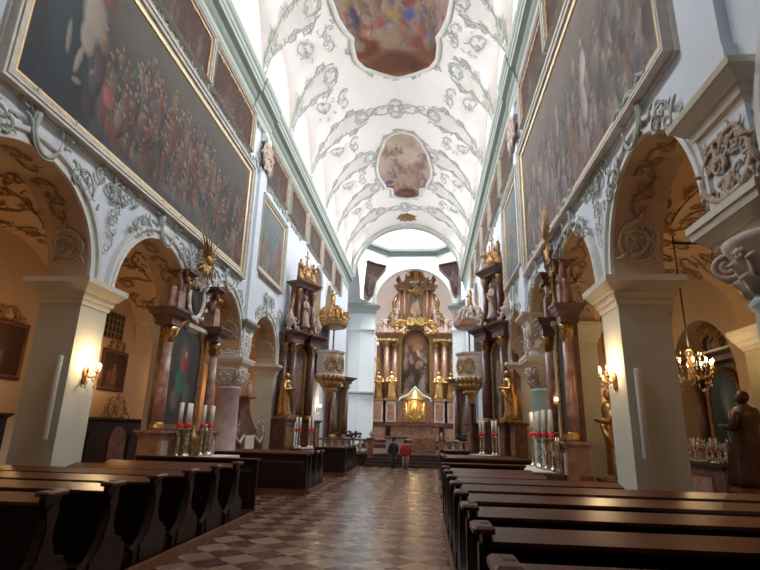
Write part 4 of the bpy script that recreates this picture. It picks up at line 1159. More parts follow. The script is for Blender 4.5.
for t,sd,n1,n2 in ((tL,'left',-1,1),(tR,'right',1,-1)):
    statue('saint_statue',place_local(t,.62,n1*1.75,2.51),t.rotation_euler[2]-n1*.3,2.15,'gold','large gold bearded saint statue on the near plinth of the tall %s altar'%sd,0)
    cloth_on(t,.8,1.5,-1.05,1.05,1.125,'white cloth on the table of the tall %s altar'%sd)
    for k,y in enumerate((-.85,-.5,.5,.85)):
        dup(cproto,place_local(t,.95,y,1.16),0,'%s of four candlesticks on the tall dark %s altar'%(('nearest','second','third','farthest')[k if sd=='left' else 3-k],sd),'candlesticks on the tall altars')
# third altars beneath the pulpits
def altar_dark(loc, rz, lab):
    t = thing('column_altar', lab, 'altar', loc, rz)
    MB().box(0,.9,-1.,1.,0,1.5).build('plinth','brown_marble',t)
    for y in (-.65,.65): col_parts(t,(.5,y,1.7),.22,3.3,'brown_marble','old_gold')
    MB().box(0,.2,-.9,.9,1.5,5.2).build('backboard','brown_marble',t)
    arched_canvas(t,.24,.9,1.9,4.9,figures(5,-.3,.3,-1,1,[(.3,.2,.15)],.8,rg),dark_base((.1,.08,.06),(.05,.04,.03)),.1,'old_gold')
    slab_mb(MB(),0,.8,-.95,.95,5.4,[(.0,.0,.2),(.05,.15,.15),(.25,.3,.12)]).build('entablature','brown_marble',t)
    return t
altar_dark((-6.75,38.6,0),-.6,'dark column altar under the gilded pulpit on the left')
altar_dark((3.1,38.6,0),pi+.6,'dark column altar under the gilded pulpit on the right')

# pulpits
def pulpit(loc, rz, lab, fig=False):
    t = thing('pulpit', lab, 'pulpit', loc, rz); n=8
    MB().lathe([(.12,3.9),(.25,4.3),(.45,4.7),(.95,5.3),(1.0,5.45)],(0,0,0),n,False,a0=pi/8).build('corbel','gold',t)
    q=MB()
    for k in range(10):
        a=-1.4+2.8*k/9
        for z,r in ((4.6,.5),(5.0,.78),(5.35,.98)): q.ell((r*cos(a),r*sin(a),z),(.13,.13,.16),8,6)
    q.build('corbel_leaves','gold',t)
    MB().lathe([(1.0,5.45),(1.05,5.5),(.92,5.6),(.95,6.9),(1.05,6.98),(1.08,7.12),(.9,7.15)],(0,0,0),n,False,a0=pi/8).build('basket','flesh_marble',t)
    q=MB()
    for k in range(3):
        a=(k-1)*pi/4; f=lambda u,v,a=a:(V3(.93*cos(a)-u*sin(a),.93*sin(a)+u*cos(a),6.25+v),V3(cos(a),sin(a),0)); relief(q,motif_cartouche(.6,1.,rnd),f,.04)
    q.build('basket_scrollwork','old_gold',t)
    MB().box(-1.0,-.62,-.62,.62,5.4,9.).build('back_panel','old_gold',t)
    MB().box(-.64,-.58,-.42,.42,7.1,8.8).build('back_door','leaded',t)
    for s_ in (-1,1): MB().lathe([(.09,7.1),(.11,7.2),(.07,7.3),(.06,8.7),(.1,8.8)],(-.35,s_*.75,0),10).build('canopy_post','pink_marble',t)
    MB().lathe([(.2,8.75),(1.0,8.8),(1.15,8.9),(1.2,9.15),(1.05,9.3)],(0,0,0),n,False,a0=pi/8).build('canopy','old_gold' if not fig else 'pink_marble',t)
    q=MB()
    for k in range(12):
        a=2*pi*k/12; q.ell((1.0*cos(a),1.0*sin(a),9.35),(.2,.2,.2),7,5)
        q.tube([(.95*cos(a),.95*sin(a),9.3),(.8*cos(a),.8*sin(a),9.9),(.4*cos(a),.4*sin(a),10.3)],[.1,.12,.08],6)
    cherub(q,(.9,.6,9.4),.7); cherub(q,(.9,-.6,9.4),.7)
    q.lathe([(.3,9.3),(.25,9.7),(.16,10.2),(.14,10.4)],(0,0,0),10); q.build('canopy_crown','gold' if not fig else 'flesh_marble',t)
    q=MB(); robed(q,1.15,(0,0,10.35),0,1); q.build('crowning_figure','gold' if not fig else 'old_gold',t)
    return t
pulpit((-6.45,34.2,0),-.5,'gilded pulpit with scrolled basket and sounding board on the left wall')
pulpit((3.05,34.2,0),pi+.5,'pulpit with pink sounding board and crowning statue on the right wall',True)

# ------------------------------------------------------------------ high altar
HY = 59.4; HX = -1.12
t = thing('high_altar','towering gilded high altar with dark central painting at the end of the church','altar',(HX,HY,.66),-pi/2)
# local: x towards camera, y to the photo's right
q=MB(); q.box(-.3,1.6,-4.7,4.7,0,2.2); q.build('base','brown_marble',t)
moulded(t,'base_cap','brown_marble',-.3,1.6,-4.7,4.7,2.2,[(.02,.1,.12),(.12,.12,.1)])
for y0,y1 in ((-4.6,-3.0),(3.0,4.6)):
    q=MB(); q.box(1.75,2.4,y0+.1,y1-.1,0,1.8); q.build('side_block','pink_marble',t)
for y in (-4.1,-2.65,2.65,4.1):
    q=MB(); q.box(0,1.75,y-.55,y+.55,2.4,4.6); q.build('pedestal','flesh_marble',t)
    MB().box(1.75,1.81,y-.38,y+.38,2.7,4.3).build('pedestal_panel','pink_marble',t)
    moulded(t,'pedestal_cap','pink_marble',0,1.75,y-.55,y+.55,4.6,[(.02,.1,.1),(.12,.12,.1)])
for y,x in ((-3.3,.8),(-2.35,.55),(2.35,.55),(3.3,.8)):
    col_parts(t,(x,y,4.95),.33,5.9,'pink_marble','gold')
for y in (-4.25,4.25):
    MB().box(0,.5,y-.25,y+.25,4.8,11.0).build('outer_pilaster','pink_marble',t)
    q=MB(); f=lambda u,v:(V3(.6,y+u,7+v*3.4),V3(1,0,0)); relief(q,motif_drop(.7,1.5,rnd),f,.09); q.build('carved_festoon','gold',t)
MB().box(-.2,.1,-4.3,4.3,2.4,11.3).build('backboard','pink_marble',t)
for s in (-1,1):
    slab_mb(MB(),0,1.1,min(s*2.0,s*4.45),max(s*2.0,s*4.45),11.3,[(.0,.0,.5),(.05,.15,.2),(.2,.4,.25),(.42,.45,.12)]).build('entablature','pink_marble',t)
    q=MB()
    for k in range(9): q.ell((1.25,s*(2.1+.28*k),11.5),(.12,.14,.2),7,5)
    q.build('entablature_gilding','gold_bright',t)
bl=[(0,2.6,1.5,1.0,0,(.26,.13,.06),.6),(.3,1.6,.8,.5,.5,(.30,.16,.08),.6),(.35,.9,.22,.5,.4,(.55,.38,.26),.7),(-.4,.2,.3,.6,.3,(.24,.13,.08),.7),(.3,-.4,.35,.6,-.3,(.28,.15,.1),.7)]+mute(figures(20,-1.2,1.2,-2.8,2,[(.3,.14,.08),(.4,.25,.14),(.18,.12,.1),(.5,.34,.2)],1.0,rg,((.6,.4,.28),)),.6)
arched_canvas(t,.2,3.3,5.6,12.9,bl,dark_base((.13,.06,.035),(.03,.02,.017)),.3,'gold')
q=MB(); q.tube([(.5,-1.9,11.4),(.5,-1.7,12.6),(.5,-1.,13.4),(.5,0,13.7),(.5,1.,13.4),(.5,1.7,12.6),(.5,1.9,11.4)],[.2,.25,.28,.3,.28,.25,.2],8); q.build('arched_crest_moulding','flesh_marble',t)
q=MB()
for s in (-1,1):
    q.ell((.7,s*.6,13.75),(.18,.42,.36)); relief(q,motif_cartouche(1.0,.9,rnd),lambda u,v:(V3(.85,s*.6+u,13.75+v),V3(1,0,0)),.09)
q.build('shield_pair','gold',t)
# upper storey
MB().box(0,.4,-2.0,2.0,13.0,18.6).build('attic','pink_marble',t)
bl=figures(9,-.6,.6,-1.1,.8,[(.4,.25,.15),(.3,.2,.15)],.8,rg)
arched_canvas(t,.45,1.7,14.1,17.4,bl,dark_base((.16,.12,.08),(.08,.05,.04)),.22,'gold')
for s in (-1,1):
    for y in (1.35,1.95): col_parts(t,(.6,s*y,14.0),.17,3.2,'pink_marble','gold')
    slab_mb(MB(),.1,.9,min(s*1.1,s*2.3),max(s*1.1,s*2.3),17.6,[(.0,.0,.25),(.05,.2,.2),(.25,.3,.12)]).build('attic_entablature','pink_marble',t)
    q=MB(); q.tube([(.4,s*2.1,17.2),(.4,s*2.6,16.2),(.4,s*2.45,15.2),(.4,s*3.1,14.2),(.4,s*3.5,13.0)],[.2,.28,.3,.28,.2],8); q.build('volute','gold',t)
    q=MB(); urn(q,(.5,s*2.1,18.3),1.2); q.build('urn','old_gold',t)
    q=MB(); robed(q,2.0,(.8,s*3.6,12.4),0,2); q.build('kneeling_angel','flesh_marble',t)
    q=MB(); robed(q,1.6,(.9,s*2.7,13.2),0,1); q.build('seated_angel','pink_marble',t)
    q=MB(); cherub(q,(.8,s*4.3,12.5),1.3); cherub(q,(.9,s*2.2,14.6),1.); q.build('cherubs','flesh_marble',t)
q=MB()
for k in range(30):
    a=2*pi*k/30; L=rnd.uniform(.9,1.4); q.tube([(.35,.2*cos(a),19.6+.2*sin(a)),(.35,L*cos(a),19.6+L*sin(a))],[.09,.03],4)
q.build('glory_rays','gold',t)
q=MB(); robed(q,1.7,(.6,0,18.9),0,2); q.build('crowning_figure','gold_bright',t)
q=MB(); f=lambda u,v:(V3(.5,u,18.4+v),V3(1,0,0)); relief(q,motif_cartouche(3.2,2.2,rnd),f,.17); q.build('carved_crest','gold',t)
for s in (-1,1): q=MB(); relief(q,motif_cartouche(1.4,1.8,rnd),lambda u,v:(V3(.7,s*1.7+u,13.1+v),V3(1,0,0)),.12); q.build('carved_bracket','gold',t)
# tabernacle
q=MB(); q.box(1.0,1.8,-1.15,1.15,2.42,4.7); q.lathe([(1.2,4.7),(1.25,4.85),(.9,5.1),(.6,5.6),(.25,5.95),(.05,6.1)],(1.3,0,0),12); q.build('tabernacle','gold_bright',t)
q=MB(); f=lambda u,v:(V3(1.85,u,3.8+v),V3(1,0,0)); relief(q,motif_cartouche(1.9,2.4,rnd),f,.09)
for s in (-1,1): column_mb(q,(1.85,s*.95,2.45),.12,2.1)
for k in range(5): q.tube([(1.85,-.7+.35*k,2.5),(1.85,-.7+.35*k,4.2)],.05,6)
q.build('tabernacle_reliefs','gold_bright',t)
q=MB(); q.tube([(1.3,-1.9,4.3),(1.3,-1.6,5.0),(1.3,-.8,5.3),(1.3,0,6.2),(1.3,.8,5.3),(1.3,1.6,5.0),(1.3,1.9,4.3)],.16,7); q.build('tabernacle_arch','stucco_grey',t)
MB().box(1.0,2.7,-3.2,3.2,2.0,2.3).build('altar_table','brown_marble',t)
MB().box(1.2,2.5,-2.6,2.6,0,2.0).build('altar_front','pink_marble',t)
for i,(y,h,a) in enumerate(((-4.1,3.0,0),(-2.65,3.1,0),(2.65,3.1,0),(3.95,3.0,0))):
    statue('saint_statue',(HX+y,HY-1.3,.66+4.81),-pi/2,h,'gold_bright' if i in(1,2) else 'gold',
      ('gold saint statue at the far left of the high altar','gold saint statue just left of the high altar tabernacle','gold saint statue just right of the high altar tabernacle','gold saint statue at the far right of the high altar')[i],a)

# people's altar, steps up to the high altar and balustrades
t = thing('front_altar','plain pale stone altar panel at the top of the choir steps','altar',(-1.6,36.4,.66))
MB().box(-1.05,.25,-.3,.5,0,.95).build('front_panel','flesh_marble',t)
slab_mb(MB(),-1.1,.35,-.35,.55,.95,[(.02,.08,.06),(.08,.08,.05)]).build('table','pink_marble',t)
t = thing('altar_stairs','red marble stair flight beside the pale stone altar','stairs',(-.25,36.6,.66))
for k in range(5): MB().box(-.7,.95,k*.3,2,k*.2,k*.2+.2).build('step','pink_marble',t)
m = thing('choir_platform','dark marble platform carrying the high altar','platform',(HX,0,.66))
MB().box(-4.6,4.4,45,56.2,0,.35).build('platform_step','brown_marble',m); MB().box(-4.5,4.3,48,56.2,.35,.66).build('platform_step','brown_marble',m)
def balustrade(x0,x1,y,lab):
    t = thing('balustrade',lab,'balustrade',(0,y,.66))
    MB().box(x0,x1,-.14,.14,0,.16).build('bottom_rail','pink_marble',t); slab_mb(MB(),x0,x1,-.12,.12,.78,[(.0,.06,.06),(.07,.07,.06)]).build('top_rail','pink_marble',t)
    n=max(2,int((x1-x0)/.42))
    for k in range(n):
        x=x0+(x1-x0)*(k+.5)/n; MB().lathe([(.1,.16),(.1,.2),(.05,.26),(.11,.42),(.12,.5),(.05,.64),(.09,.72),(.09,.78)],(x,0,0),10).build('baluster','flesh_marble',t)
    for x in (x0,x1):
        slab_mb(MB(),x-.17,x+.17,-.2,.2,-.66,[(.03,.03,.2),(.0,.0,1.32),(.04,.08,.1)]).build('post','pink_marble',t)
        q=MB(); urn(q,(x,0,.96),.42); q.build('post_urn','flesh_marble',t)
    return t
balustrade(-6.9,-3.35,32.9,'marble balustrade left of the choir steps')
balustrade(1.0,3.3,32.9,'marble balustrade right of the choir steps')
for x,y,lab in ((-4.6,33.9,'dark flower stand behind the left choir balustrade'),(2.4,33.9,'dark flower stand behind the right choir balustrade')):
    t=thing('flower_stand',lab,'flower stand',(x,y,.66)); MB().lathe([(.3,0),(.05,.08),(.04,.85),(.25,.95)],(0,0,0),10).build('stand','black_iron',t)
    q=MB()
    for k in range(26): q.ell((rnd.uniform(-.5,.5),rnd.uniform(-.25,.25),1.0+rnd.uniform(0,.3)),(.12,.12,.08),6,4)
    q.build('bouquet','leaded',t)

# ------------------------------------------------------------------ visitors
def visitor(loc, rz, h, top, legs, lab, arms='down'):
    t = thing('person', lab, 'person', loc, rz)
    b = MB()
    # legs, hips, torso, neck, head as one body
    prof=[(.47,.085,.12),(.52,.09,.125),(.60,.075,.105),(.70,.09,.13),(.78,.085,.14),(.82,.06,.10),(.845,.032,.035),(.88,.032,.033)]
    b.rings([[(rx*h*cos(a),ry*h*sin(a),z*h) for a in np.linspace(0,2*pi,14,endpoint=False)] for z,rx,ry in prof],True,True,True)
    for s in (-1,1):
        b.tube([(0,s*.06*h,.5*h),(.01*h,s*.062*h,.28*h),(0,s*.06*h,.05*h)],[.062*h,.045*h,.03*h],8)
        b.tube([(0,s*.13*h,.79*h),(-.01*h,s*.155*h,.62*h),(.05*h,s*.14*h,.48*h)],[.04*h,.033*h,.024*h],8)
        for k in range(5): b.tube([(.05*h,s*.14*h+(k-2)*.009*h,.475*h),(.062*h,s*.138*h+(k-2)*.009*h,.44*h-(.004*h if k%2 else 0))],[.006*h,.005*h],5)
    b.ell((.005*h,0,.935*h),(.055*h,.046*h,.068*h),12,10); b.ell((.06*h,0,.93*h),(.012*h,.009*h,.014*h),6,5)
    for s in (-1,1): b.ell((0,s*.047*h,.93*h),(.012*h,.006*h,.017*h),6,5)
    b.build('body','skin',t)
    q=MB(); q.ell((-.012*h,0,.95*h),(.058*h,.055*h,.066*h),12,8); q.build('hair','hair',t)
    q=MB(); q.rings([[(rx*h*1.14*cos(a),ry*h*1.12*sin(a),z*h) for a in np.linspace(0,2*pi,16,endpoint=False)] for z,rx,ry in [(.46,.10,.135),(.52,.10,.135),(.60,.09,.12),(.70,.095,.14),(.78,.09,.15),(.825,.055,.09),(.85,.042,.045)]],True,True,True)
    for s in (-1,1): q.tube([(0,s*.12*h,.795*h),(-.01*h,s*.162*h,.63*h),(.04*h,s*.15*h,.50*h)],[.052*h,.045*h,.036*h],10)
    q.build('jacket',top,t)
    q=MB()
    for s in (-1,1):
        q.tube([(0,s*.055*h,.52*h),(.01*h,s*.062*h,.28*h),(0,s*.06*h,.035*h)],[.082*h,.058*h,.042*h],10)
    q.build('trousers',legs,t)
    for s in (-1,1): q=MB(); q.ell((.025*h,s*.06*h,.02*h),(.075*h,.032*h,.022*h),10,6); q.build('shoe','hair',t)
    return t
visitor((-1.12,30.6,0),pi/2,1.58,'red_jacket','khaki','person in a red jacket and khaki trousers standing at the choir steps')
visitor((-1.85,31.2,0),pi/2+.5,1.66,'navy_cloth','grey_cloth','person in dark clothes standing left of the red-jacketed person')

# ------------------------------------------------------------------ pews
def end_panel(h=1.27):
    """profile in (y,z): y towards altar positive; curls at the top, foot spreading to the kneeler side"""
    P=[(-.52,0),(-.52,.28),(-.44,.34),(-.34,.42),(-.24,.58),(-.17,.78),(-.14,.98),(-.17,1.08),(-.20,1.16),(-.17,1.24),(-.10,1.27),(.02,1.26),(.07,1.18),(.05,1.08),(.02,.95),(.03,.75),(.10,.60),(.22,.50),(.34,.46),(.38,.38),(.38,0)]
    return P
def pew(x0, x1, lab, group, side, front=False):
    """x0: aisle end; x1: far end (local x, sign by side)"""
    s = 1 if x1 > x0 else -1
    t = thing('pew', lab, 'pew', (x0,0,0), 0, group); L = abs(x1-x0)
    def B(a,b,y0,y1,z0,z1): q=MB(); q.box(min(s*a,s*b),max(s*a,s*b),y0,y1,z0,z1); return q
    q=MB(); q.extr(end_panel(), .07*s, (0,0,.03)); q.build('end_panel','dark_wood',t)
    q=MB(); q.extr([(y*.72-.02,.12+z*.78) for y,z in end_panel()], -.025*s, (0,0,.03)); q.build('end_panel_carving','dark_wood',t)
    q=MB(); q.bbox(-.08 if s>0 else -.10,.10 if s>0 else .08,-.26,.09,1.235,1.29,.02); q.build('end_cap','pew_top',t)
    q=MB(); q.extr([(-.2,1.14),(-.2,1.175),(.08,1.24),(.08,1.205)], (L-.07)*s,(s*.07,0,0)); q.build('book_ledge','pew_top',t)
    B(.07,L,-.02,.02,.2,1.2).build('backrest','dark_wood',t)
    B(.07,L,.02,.4,.50,.54).build('seat','dark_wood',t)
    B(.07,L,-.45,-.25,.28,.33).build('kneeler','dark_wood',t)
    if L>4:
        q=MB(); q.box(min(s*L*.5,s*L*.5+s*.05),max(s*L*.5,s*L*.5+s*.05),-.4,.4,.1,.5); q.build('middle_support','dark_wood',t)
    return t
OW = ORD+['thirteenth']
LPY = [5.8+1.16*i for i in range(6)]
for i,y in enumerate(LPY):
    far = -10.4 if 6.2 < y < 9.4 else -7.15
    o = pew(-4.08, far, 'dark wooden pew with carved end left of the aisle, %s from the near end' % OW[i], 'pews left of the aisle', 'l'); o.location[1]=y
RPY = [3.49+1.28*i for i in range(8)]
for i,y in enumerate(RPY):
    far = (3.5 if 5.3 < y < 6.5 else 6.6) if y < 9.4 else (3.4 if y < 11 else 2.4)
    o = pew(.46, far, 'dark wooden pew right of the aisle, %s from the near end' % OW[i], 'pews right of the aisle', 'r'); o.location[1]=y
# desk fronts closing the blocks
def desk(x0,x1,y,lab,h=1.3):
    t=thing('choir_desk',lab,'pew front',(0,y,0)); a,b=min(x0,x1),max(x0,x1)
    MB().box(a,b,-.04,.04,.1,h-.06).build('panel','dark_wood',t)
    n=max(2,int((b-a)/1.1)); 
    for k in range(n):
        xa=a+(b-a)*k/n+.12; xb=a+(b-a)*(k+1)/n-.12; q=MB(); q.rings([[(xa,-.04,.3),(xb,-.04,.3),(xb,-.04,h-.25),(xa,-.04,h-.25)],[(xa+.05,-.065,.35),(xb-.05,-.065,.35),(xb-.05,-.065,h-.3),(xa+.05,-.065,h-.3)]]); q.build('raised_panel','dark_wood',t)
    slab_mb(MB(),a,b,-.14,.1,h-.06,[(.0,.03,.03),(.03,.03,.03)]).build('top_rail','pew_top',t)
    MB().box(a,b,-.08,.06,0,.16).build('base_rail','kerb_wood',t); return t
desk(-7.1,-4.02,12.75,'dark panelled front closing the first block of pews on the left')
desk(.42,2.4,13.45,'dark panelled front closing the first block of pews on the right')
def block(x0,x1,ys,sd,w,lab):
    for i,y in enumerate(ys):
        o=pew(x0,x1,'dark pew in the %s block %s of the aisle, %s row from the near end'%(w,sd,OW[i]),'pews in the %s block %s'%(w,sd),sd[0]); o.location[1]=y
block(-3.85,-6.9,[18.0,18.95,19.9],'left','second','')
block(-3.7,-5.1,[25.2,26.3,27.4,28.5],'left','third','')
block(.62,3.3,[18.2,19.2,20.2],'right','second','')
block(.75,2.0,[25.2,26.3,27.4],'right','third','')
desk(-7.0,-3.8,17.2,'dark panelled back of the second pew block on the left',1.26)
desk(-5.1,-3.65,24.4,'dark panelled back of the third pew block on the left',1.26)
desk(.6,3.35,17.35,'dark panelled back of the second pew block on the right',1.26)
desk(.75,2.0,24.4,'dark panelled back of the third pew block on the right',1.26)
# wooden platforms and kerbs
def platform(x0,x1,y0,y1,lab,side):
    t=thing('pew_platform',lab,'platform',(0,0,0)); a,b=min(x0,x1),max(x0,x1)
    MB().box(a,b,y0,y1,0,.028).build('boards','dark_wood',t)
    k = b if side=='l' else a
    (MB().box(k-.06,k+.03,y0,y1,0,.13) if side=='l' else MB().box(k-.1,k-.04,y0,y1,0,.13)).build('kerb','kerb_wood',t); MB().box(a,b,y0-.1,y0,0,.13).build('kerb','kerb_wood',t); return t
platform(-7.2,-3.97,2,12.55,'low wooden platform with brown kerb under the first pews left of the aisle','l')
platform(.47,2.5,1,13.35,'low wooden platform with brown kerb under the first pews right of the aisle','r')
platform(-7.0,-3.75,17.4,20.6,'low wooden platform under the second pew block left of the aisle','l')
platform(-5.15,-3.6,24.6,29.3,'low wooden platform under the third pew block left of the aisle','l')
platform(.58,3.4,17.55,21.0,'low wooden platform under the second pew block right of the aisle','r')
platform(.72,2.1,24.6,28.2,'low wooden platform under the third pew block right of the aisle','r')

# ------------------------------------------------------------------ sconces, tubes, chandelier
def sconce(loc, rz, lab, group='crystal wall sconces'):
    t = thing('wall_sconce', lab, 'wall lamp', loc, rz, group)
    MB().lathe([(.02,-.22),(.08,-.15),(.05,-.05),(.09,.05),(.03,.15)],(.03,0,0),10,sx=.5).build('backplate','old_gold',t)
    for k,y in enumerate((-.2,0,.2)):
        x=.22 if k!=1 else .3
        q=MB(); q.tube([(.03,0,0),(.12,y*.5,-.08),(x,y,-.04),(x,y,.03)],.012,6); q.lathe([(.03,.02),(.045,.04),(.02,.06)],(x,y,0),8); q.build('arm','old_gold',t)
        MB().lathe([(.016,.06),(.016,.17)],(x,y,0),8).build('candle_tube','candle_wax',t)
        MB().ell((x,y,.205),(.018,.018,.045),8,6).build('bulb','flame',t)
    for k in range(22):
        a=rnd.uniform(0,6.28); r=rnd.uniform(.05,.24); z=rnd.uniform(-.3,.05)
        q=MB(); q.lathe([(.002,-.035),(.014,-.01),(.002,.03)],(.18+r*.5*cos(a),r*sin(a),z),5,False); q.build('crystal_drop','crystal',t)
    point('sconce_light',place_local(t,.34,0,.32),34,(1.,.68,.36),.06)
    return t
sconce((XL,10.62,3.05),0,'lit crystal wall sconce on the broad left pillar')
sconce((XR,10.55,3.1),pi,'lit crystal wall sconce on the broad right pillar')
sconce((XR,14.6,2.75),pi,'lit crystal wall sconce behind the broad right pillar')
sconce((XL,35.4,3.4),0,'small lit wall sconce beyond the tall left altar')
def fl_tube(x,y,z0,z1,lab):
    t=thing('white_tube',lab,'light tube',(x,y,0)); MB().lathe([(.055,z0),(.06,z0+.02),(.06,z1-.02),(.055,z1)],(0,-.07,0),12).build('tube','white_tube',t)
    for z in (z0+.15,z1-.15): MB().box(-.03,.03,-.06,0,z-.03,z+.03).build('bracket','white_tube',t)
    return t
fl_tube(-7.55,10.07,1.68,3.35,'slim white vertical tube on the near face of the broad left pillar')
fl_tube(3.92,10.0,1.64,3.25,'slim white vertical tube on the near face of the broad right pillar')

CX,CY,CZ = 6.4,13.0,3.62
t = thing('chandelier','lit crystal chandelier hanging in the right aisle chapel','chandelier',(CX,CY,CZ))
q=MB(); q.tube([(0,0,.3),(0,0,3.5)],.018,6); q.build('rod','black_iron',t)
q=MB(); q.lathe([(.02,3.45),(.09,3.5),(.02,3.62)],(0,0,0),10); q.build('ceiling_rose','old_gold',t)
q=MB(); q.lathe([(.02,-.45),(.07,-.38),(.03,-.25),(.09,-.1),(.04,.05),(.1,.15),(.03,.3),(.12,.42),(.03,.5)],(0,0,0),12); q.build('stem','old_gold',t)
for k in range(10):
    a=2*pi*k/10; r=.46; q=MB(); q.tube([(.04*cos(a),.04*sin(a),-.1),(.2*cos(a),.2*sin(a),-.22),(.38*cos(a),.38*sin(a),-.15),(r*cos(a),r*sin(a),0)],.012,6)
    q.lathe([(.03,0),(.05,.02),(.02,.04)],(r*cos(a),r*sin(a),0),8); q.build('arm','old_gold',t)
    MB().lathe([(.015,.04),(.015,.14)],(r*cos(a),r*sin(a),0),6).build('candle_tube','candle_wax',t)
    MB().ell((r*cos(a),r*sin(a),.19),(.022,.022,.055),8,6).build('bulb','flame',t)
for k in range(90):
    a=rnd.uniform(0,6.28); z=rnd.uniform(-.5,.45); r=.48*sqrt(max(.02,1-(abs(z+.05)/.55)**2))*rnd.uniform(.75,1)
    q=MB(); q.lathe([(.002,-.05),(.02,-.015),(.002,.035)],(r*cos(a),r*sin(a),z),5,False); q.build('crystal_drop','crystal',t)
point('chandelier_light',(CX,CY,CZ+.55),32,(1.,.66,.34),.25)

dup(t,(6.75,20.0,4.0),.3,'small lit chandelier seen left of the broad right pillar',None,(.8,.8,.8))
point('chandelier_light',(6.75,20.0,4.5),25,(1.,.66,.34),.2)
# ------------------------------------------------------------------ aisle furniture
# confessionals, framed pictures and grille on the left
def confessional(loc, w, lab):
    t=thing('confessional',lab,'confessional',loc); 
    MB().box(0,.55,-w/2,w/2,0,2.1).build('cabinet','dark_wood',t)
    for k in range(3):
        y=-w/3+k*w/3; r=w/6-.12; q=MB(); pts=[(y-r,.2),(y+r,.2)]+[(y+r*cos(pi*i/10),1.4+r*sin(pi*i/10)) for i in range(11)]
        q.extr(pts,.05,(.55,0,0)); q.build('door_panel','brown_marble' if k==1 else 'dark_wood',t)
    slab_mb(MB(),0,.55,-w/2,w/2,2.1,[(.0,.08,.08),(.1,.1,.06)]).build('cornice','dark_wood',t)
    q=MB(); f=lambda u,v:(V3(.35,u,2.62+v),V3(1,0,0)); relief(q,motif_cartouche(1.4,.85,rnd),f,.035,sprout=False); q.ell((.35,0,2.6),(.06,.17,.22)); 
    for s in (-1,1): relief(q,[(cscroll((s*.3,-.3),(s*.95,-.33),s*.3,.25,1.1),1.),(cscroll((s*.2,.1),(s*.7,-.2),s*.3,.25,1.1),1.)],f,.035,sprout=False)
    q.box(.33,.37,-.02,.02,2.9,3.15); q.box(.33,.37,-.08,.08,3.03,3.07)
    q.build('carved_crest','old_gold',t); return t
confessional((XOL+.01,19.1,0),3.9,'dark confessional with gilded crest in the left aisle')
confessional((XOL+.01,12.4,0),2.6,'dark confessional at the left frame edge')
rgf=np.random.default_rng(3)
def aisle_pic(y0,y1,z0,z1,lab,crest=True):
    t=picture('aisle_painting','l',y0,y1,z0,z1,dark_base((.09,.05,.035),(.05,.03,.02)),figures(4,-.3,.3,-.3,.3,[(.2,.1,.07)],.4,rgf),rgf,lab,nx=14,nz=18,fw=.1,xw=XOL,double=False)
    if crest:
        q=MB(); h=(z1-z0)/2; f=lambda u,v:(V3(.06,u,h+.22+v),V3(1,0,0)); relief(q,motif_cartouche((y1-y0)*.8,.5,rnd),f,.03,sprout=False); q.ell((.06,0,h+.2),(.05,.12,.12)); q.build('carved_crest','old_gold',t)
    return t
aisle_pic(18.3,19.75,3.35,4.7,'dark framed picture with gilded crest above the confessional')
aisle_pic(16.2,17.7,3.3,4.65,'dark framed picture half hidden behind the broad left pillar')
aisle_pic(12.2,14.3,3.3,4.75,'dark framed picture with gilded crest at the left frame edge')
t=thing('window_grille','dark iron lattice grille high on the left aisle wall','grille',(XOL,18.6,5.7))
MB().box(0,.03,-.62,.62,-.5,.5).build('opening','leaded',t)
q=MB()
for k in range(6): q.box(.03,.06,-.62+k*.248-.02,-.62+k*.248+.02,-.5,.5)
for k in range(5): q.box(.03,.06,-.62,.62,-.5+k*.25-.02,-.5+k*.25+.02)
q.build('bars','aisle_stucco',t)
# memorial between column and tall altar, left
t=thing('wall_memorial','brown marble memorial with bust and white drapery in the left wall arch','memorial',(-8.35,23.4,0),-.25)
q=MB(); q.rings([[(0,-w_,z),(.35*(w_/1.1)**.5,-w_,z),(.35*(w_/1.1)**.5,w_,z),(0,w_,z)] for z,w_ in ((1.5,1.0),(1.9,.85),(2.4,.5),(2.9,.32),(3.3,.28))]); q.build('body','brown_marble',t)
slab_mb(MB(),0,.4,-.3,.3,3.3,[(.0,.08,.06),(.1,.1,.05)]).build('shelf','pink_marble',t)
q=MB(); q.ell((.25,0,3.72),(.16,.2,.3)); q.ell((.28,0,4.0),(.1,.1,.12)); q.tube([(.2,.28*cos(a),3.7+.36*sin(a)) for a in np.linspace(0,2*pi,20)],.05,6); q.build('bust','stucco_warm',t)
MB().box(0,.5,-1.2,1.2,0,1.5).build('base','brown_marble',t)
MB().box(.5,.56,-.35,.35,.9,1.7).build('inscription_panel','cap_cream',t)
q=MB()
for s in (-1,1): q.tube([(.5,s*.4,1.7),(.55,s*.8,1.35),(.5,s*1.15,1.75)],[.06,.09,.06],6); cherub(q,(.45,s*1.1,1.75),.7)
q.build('drapery','flesh_marble',t)
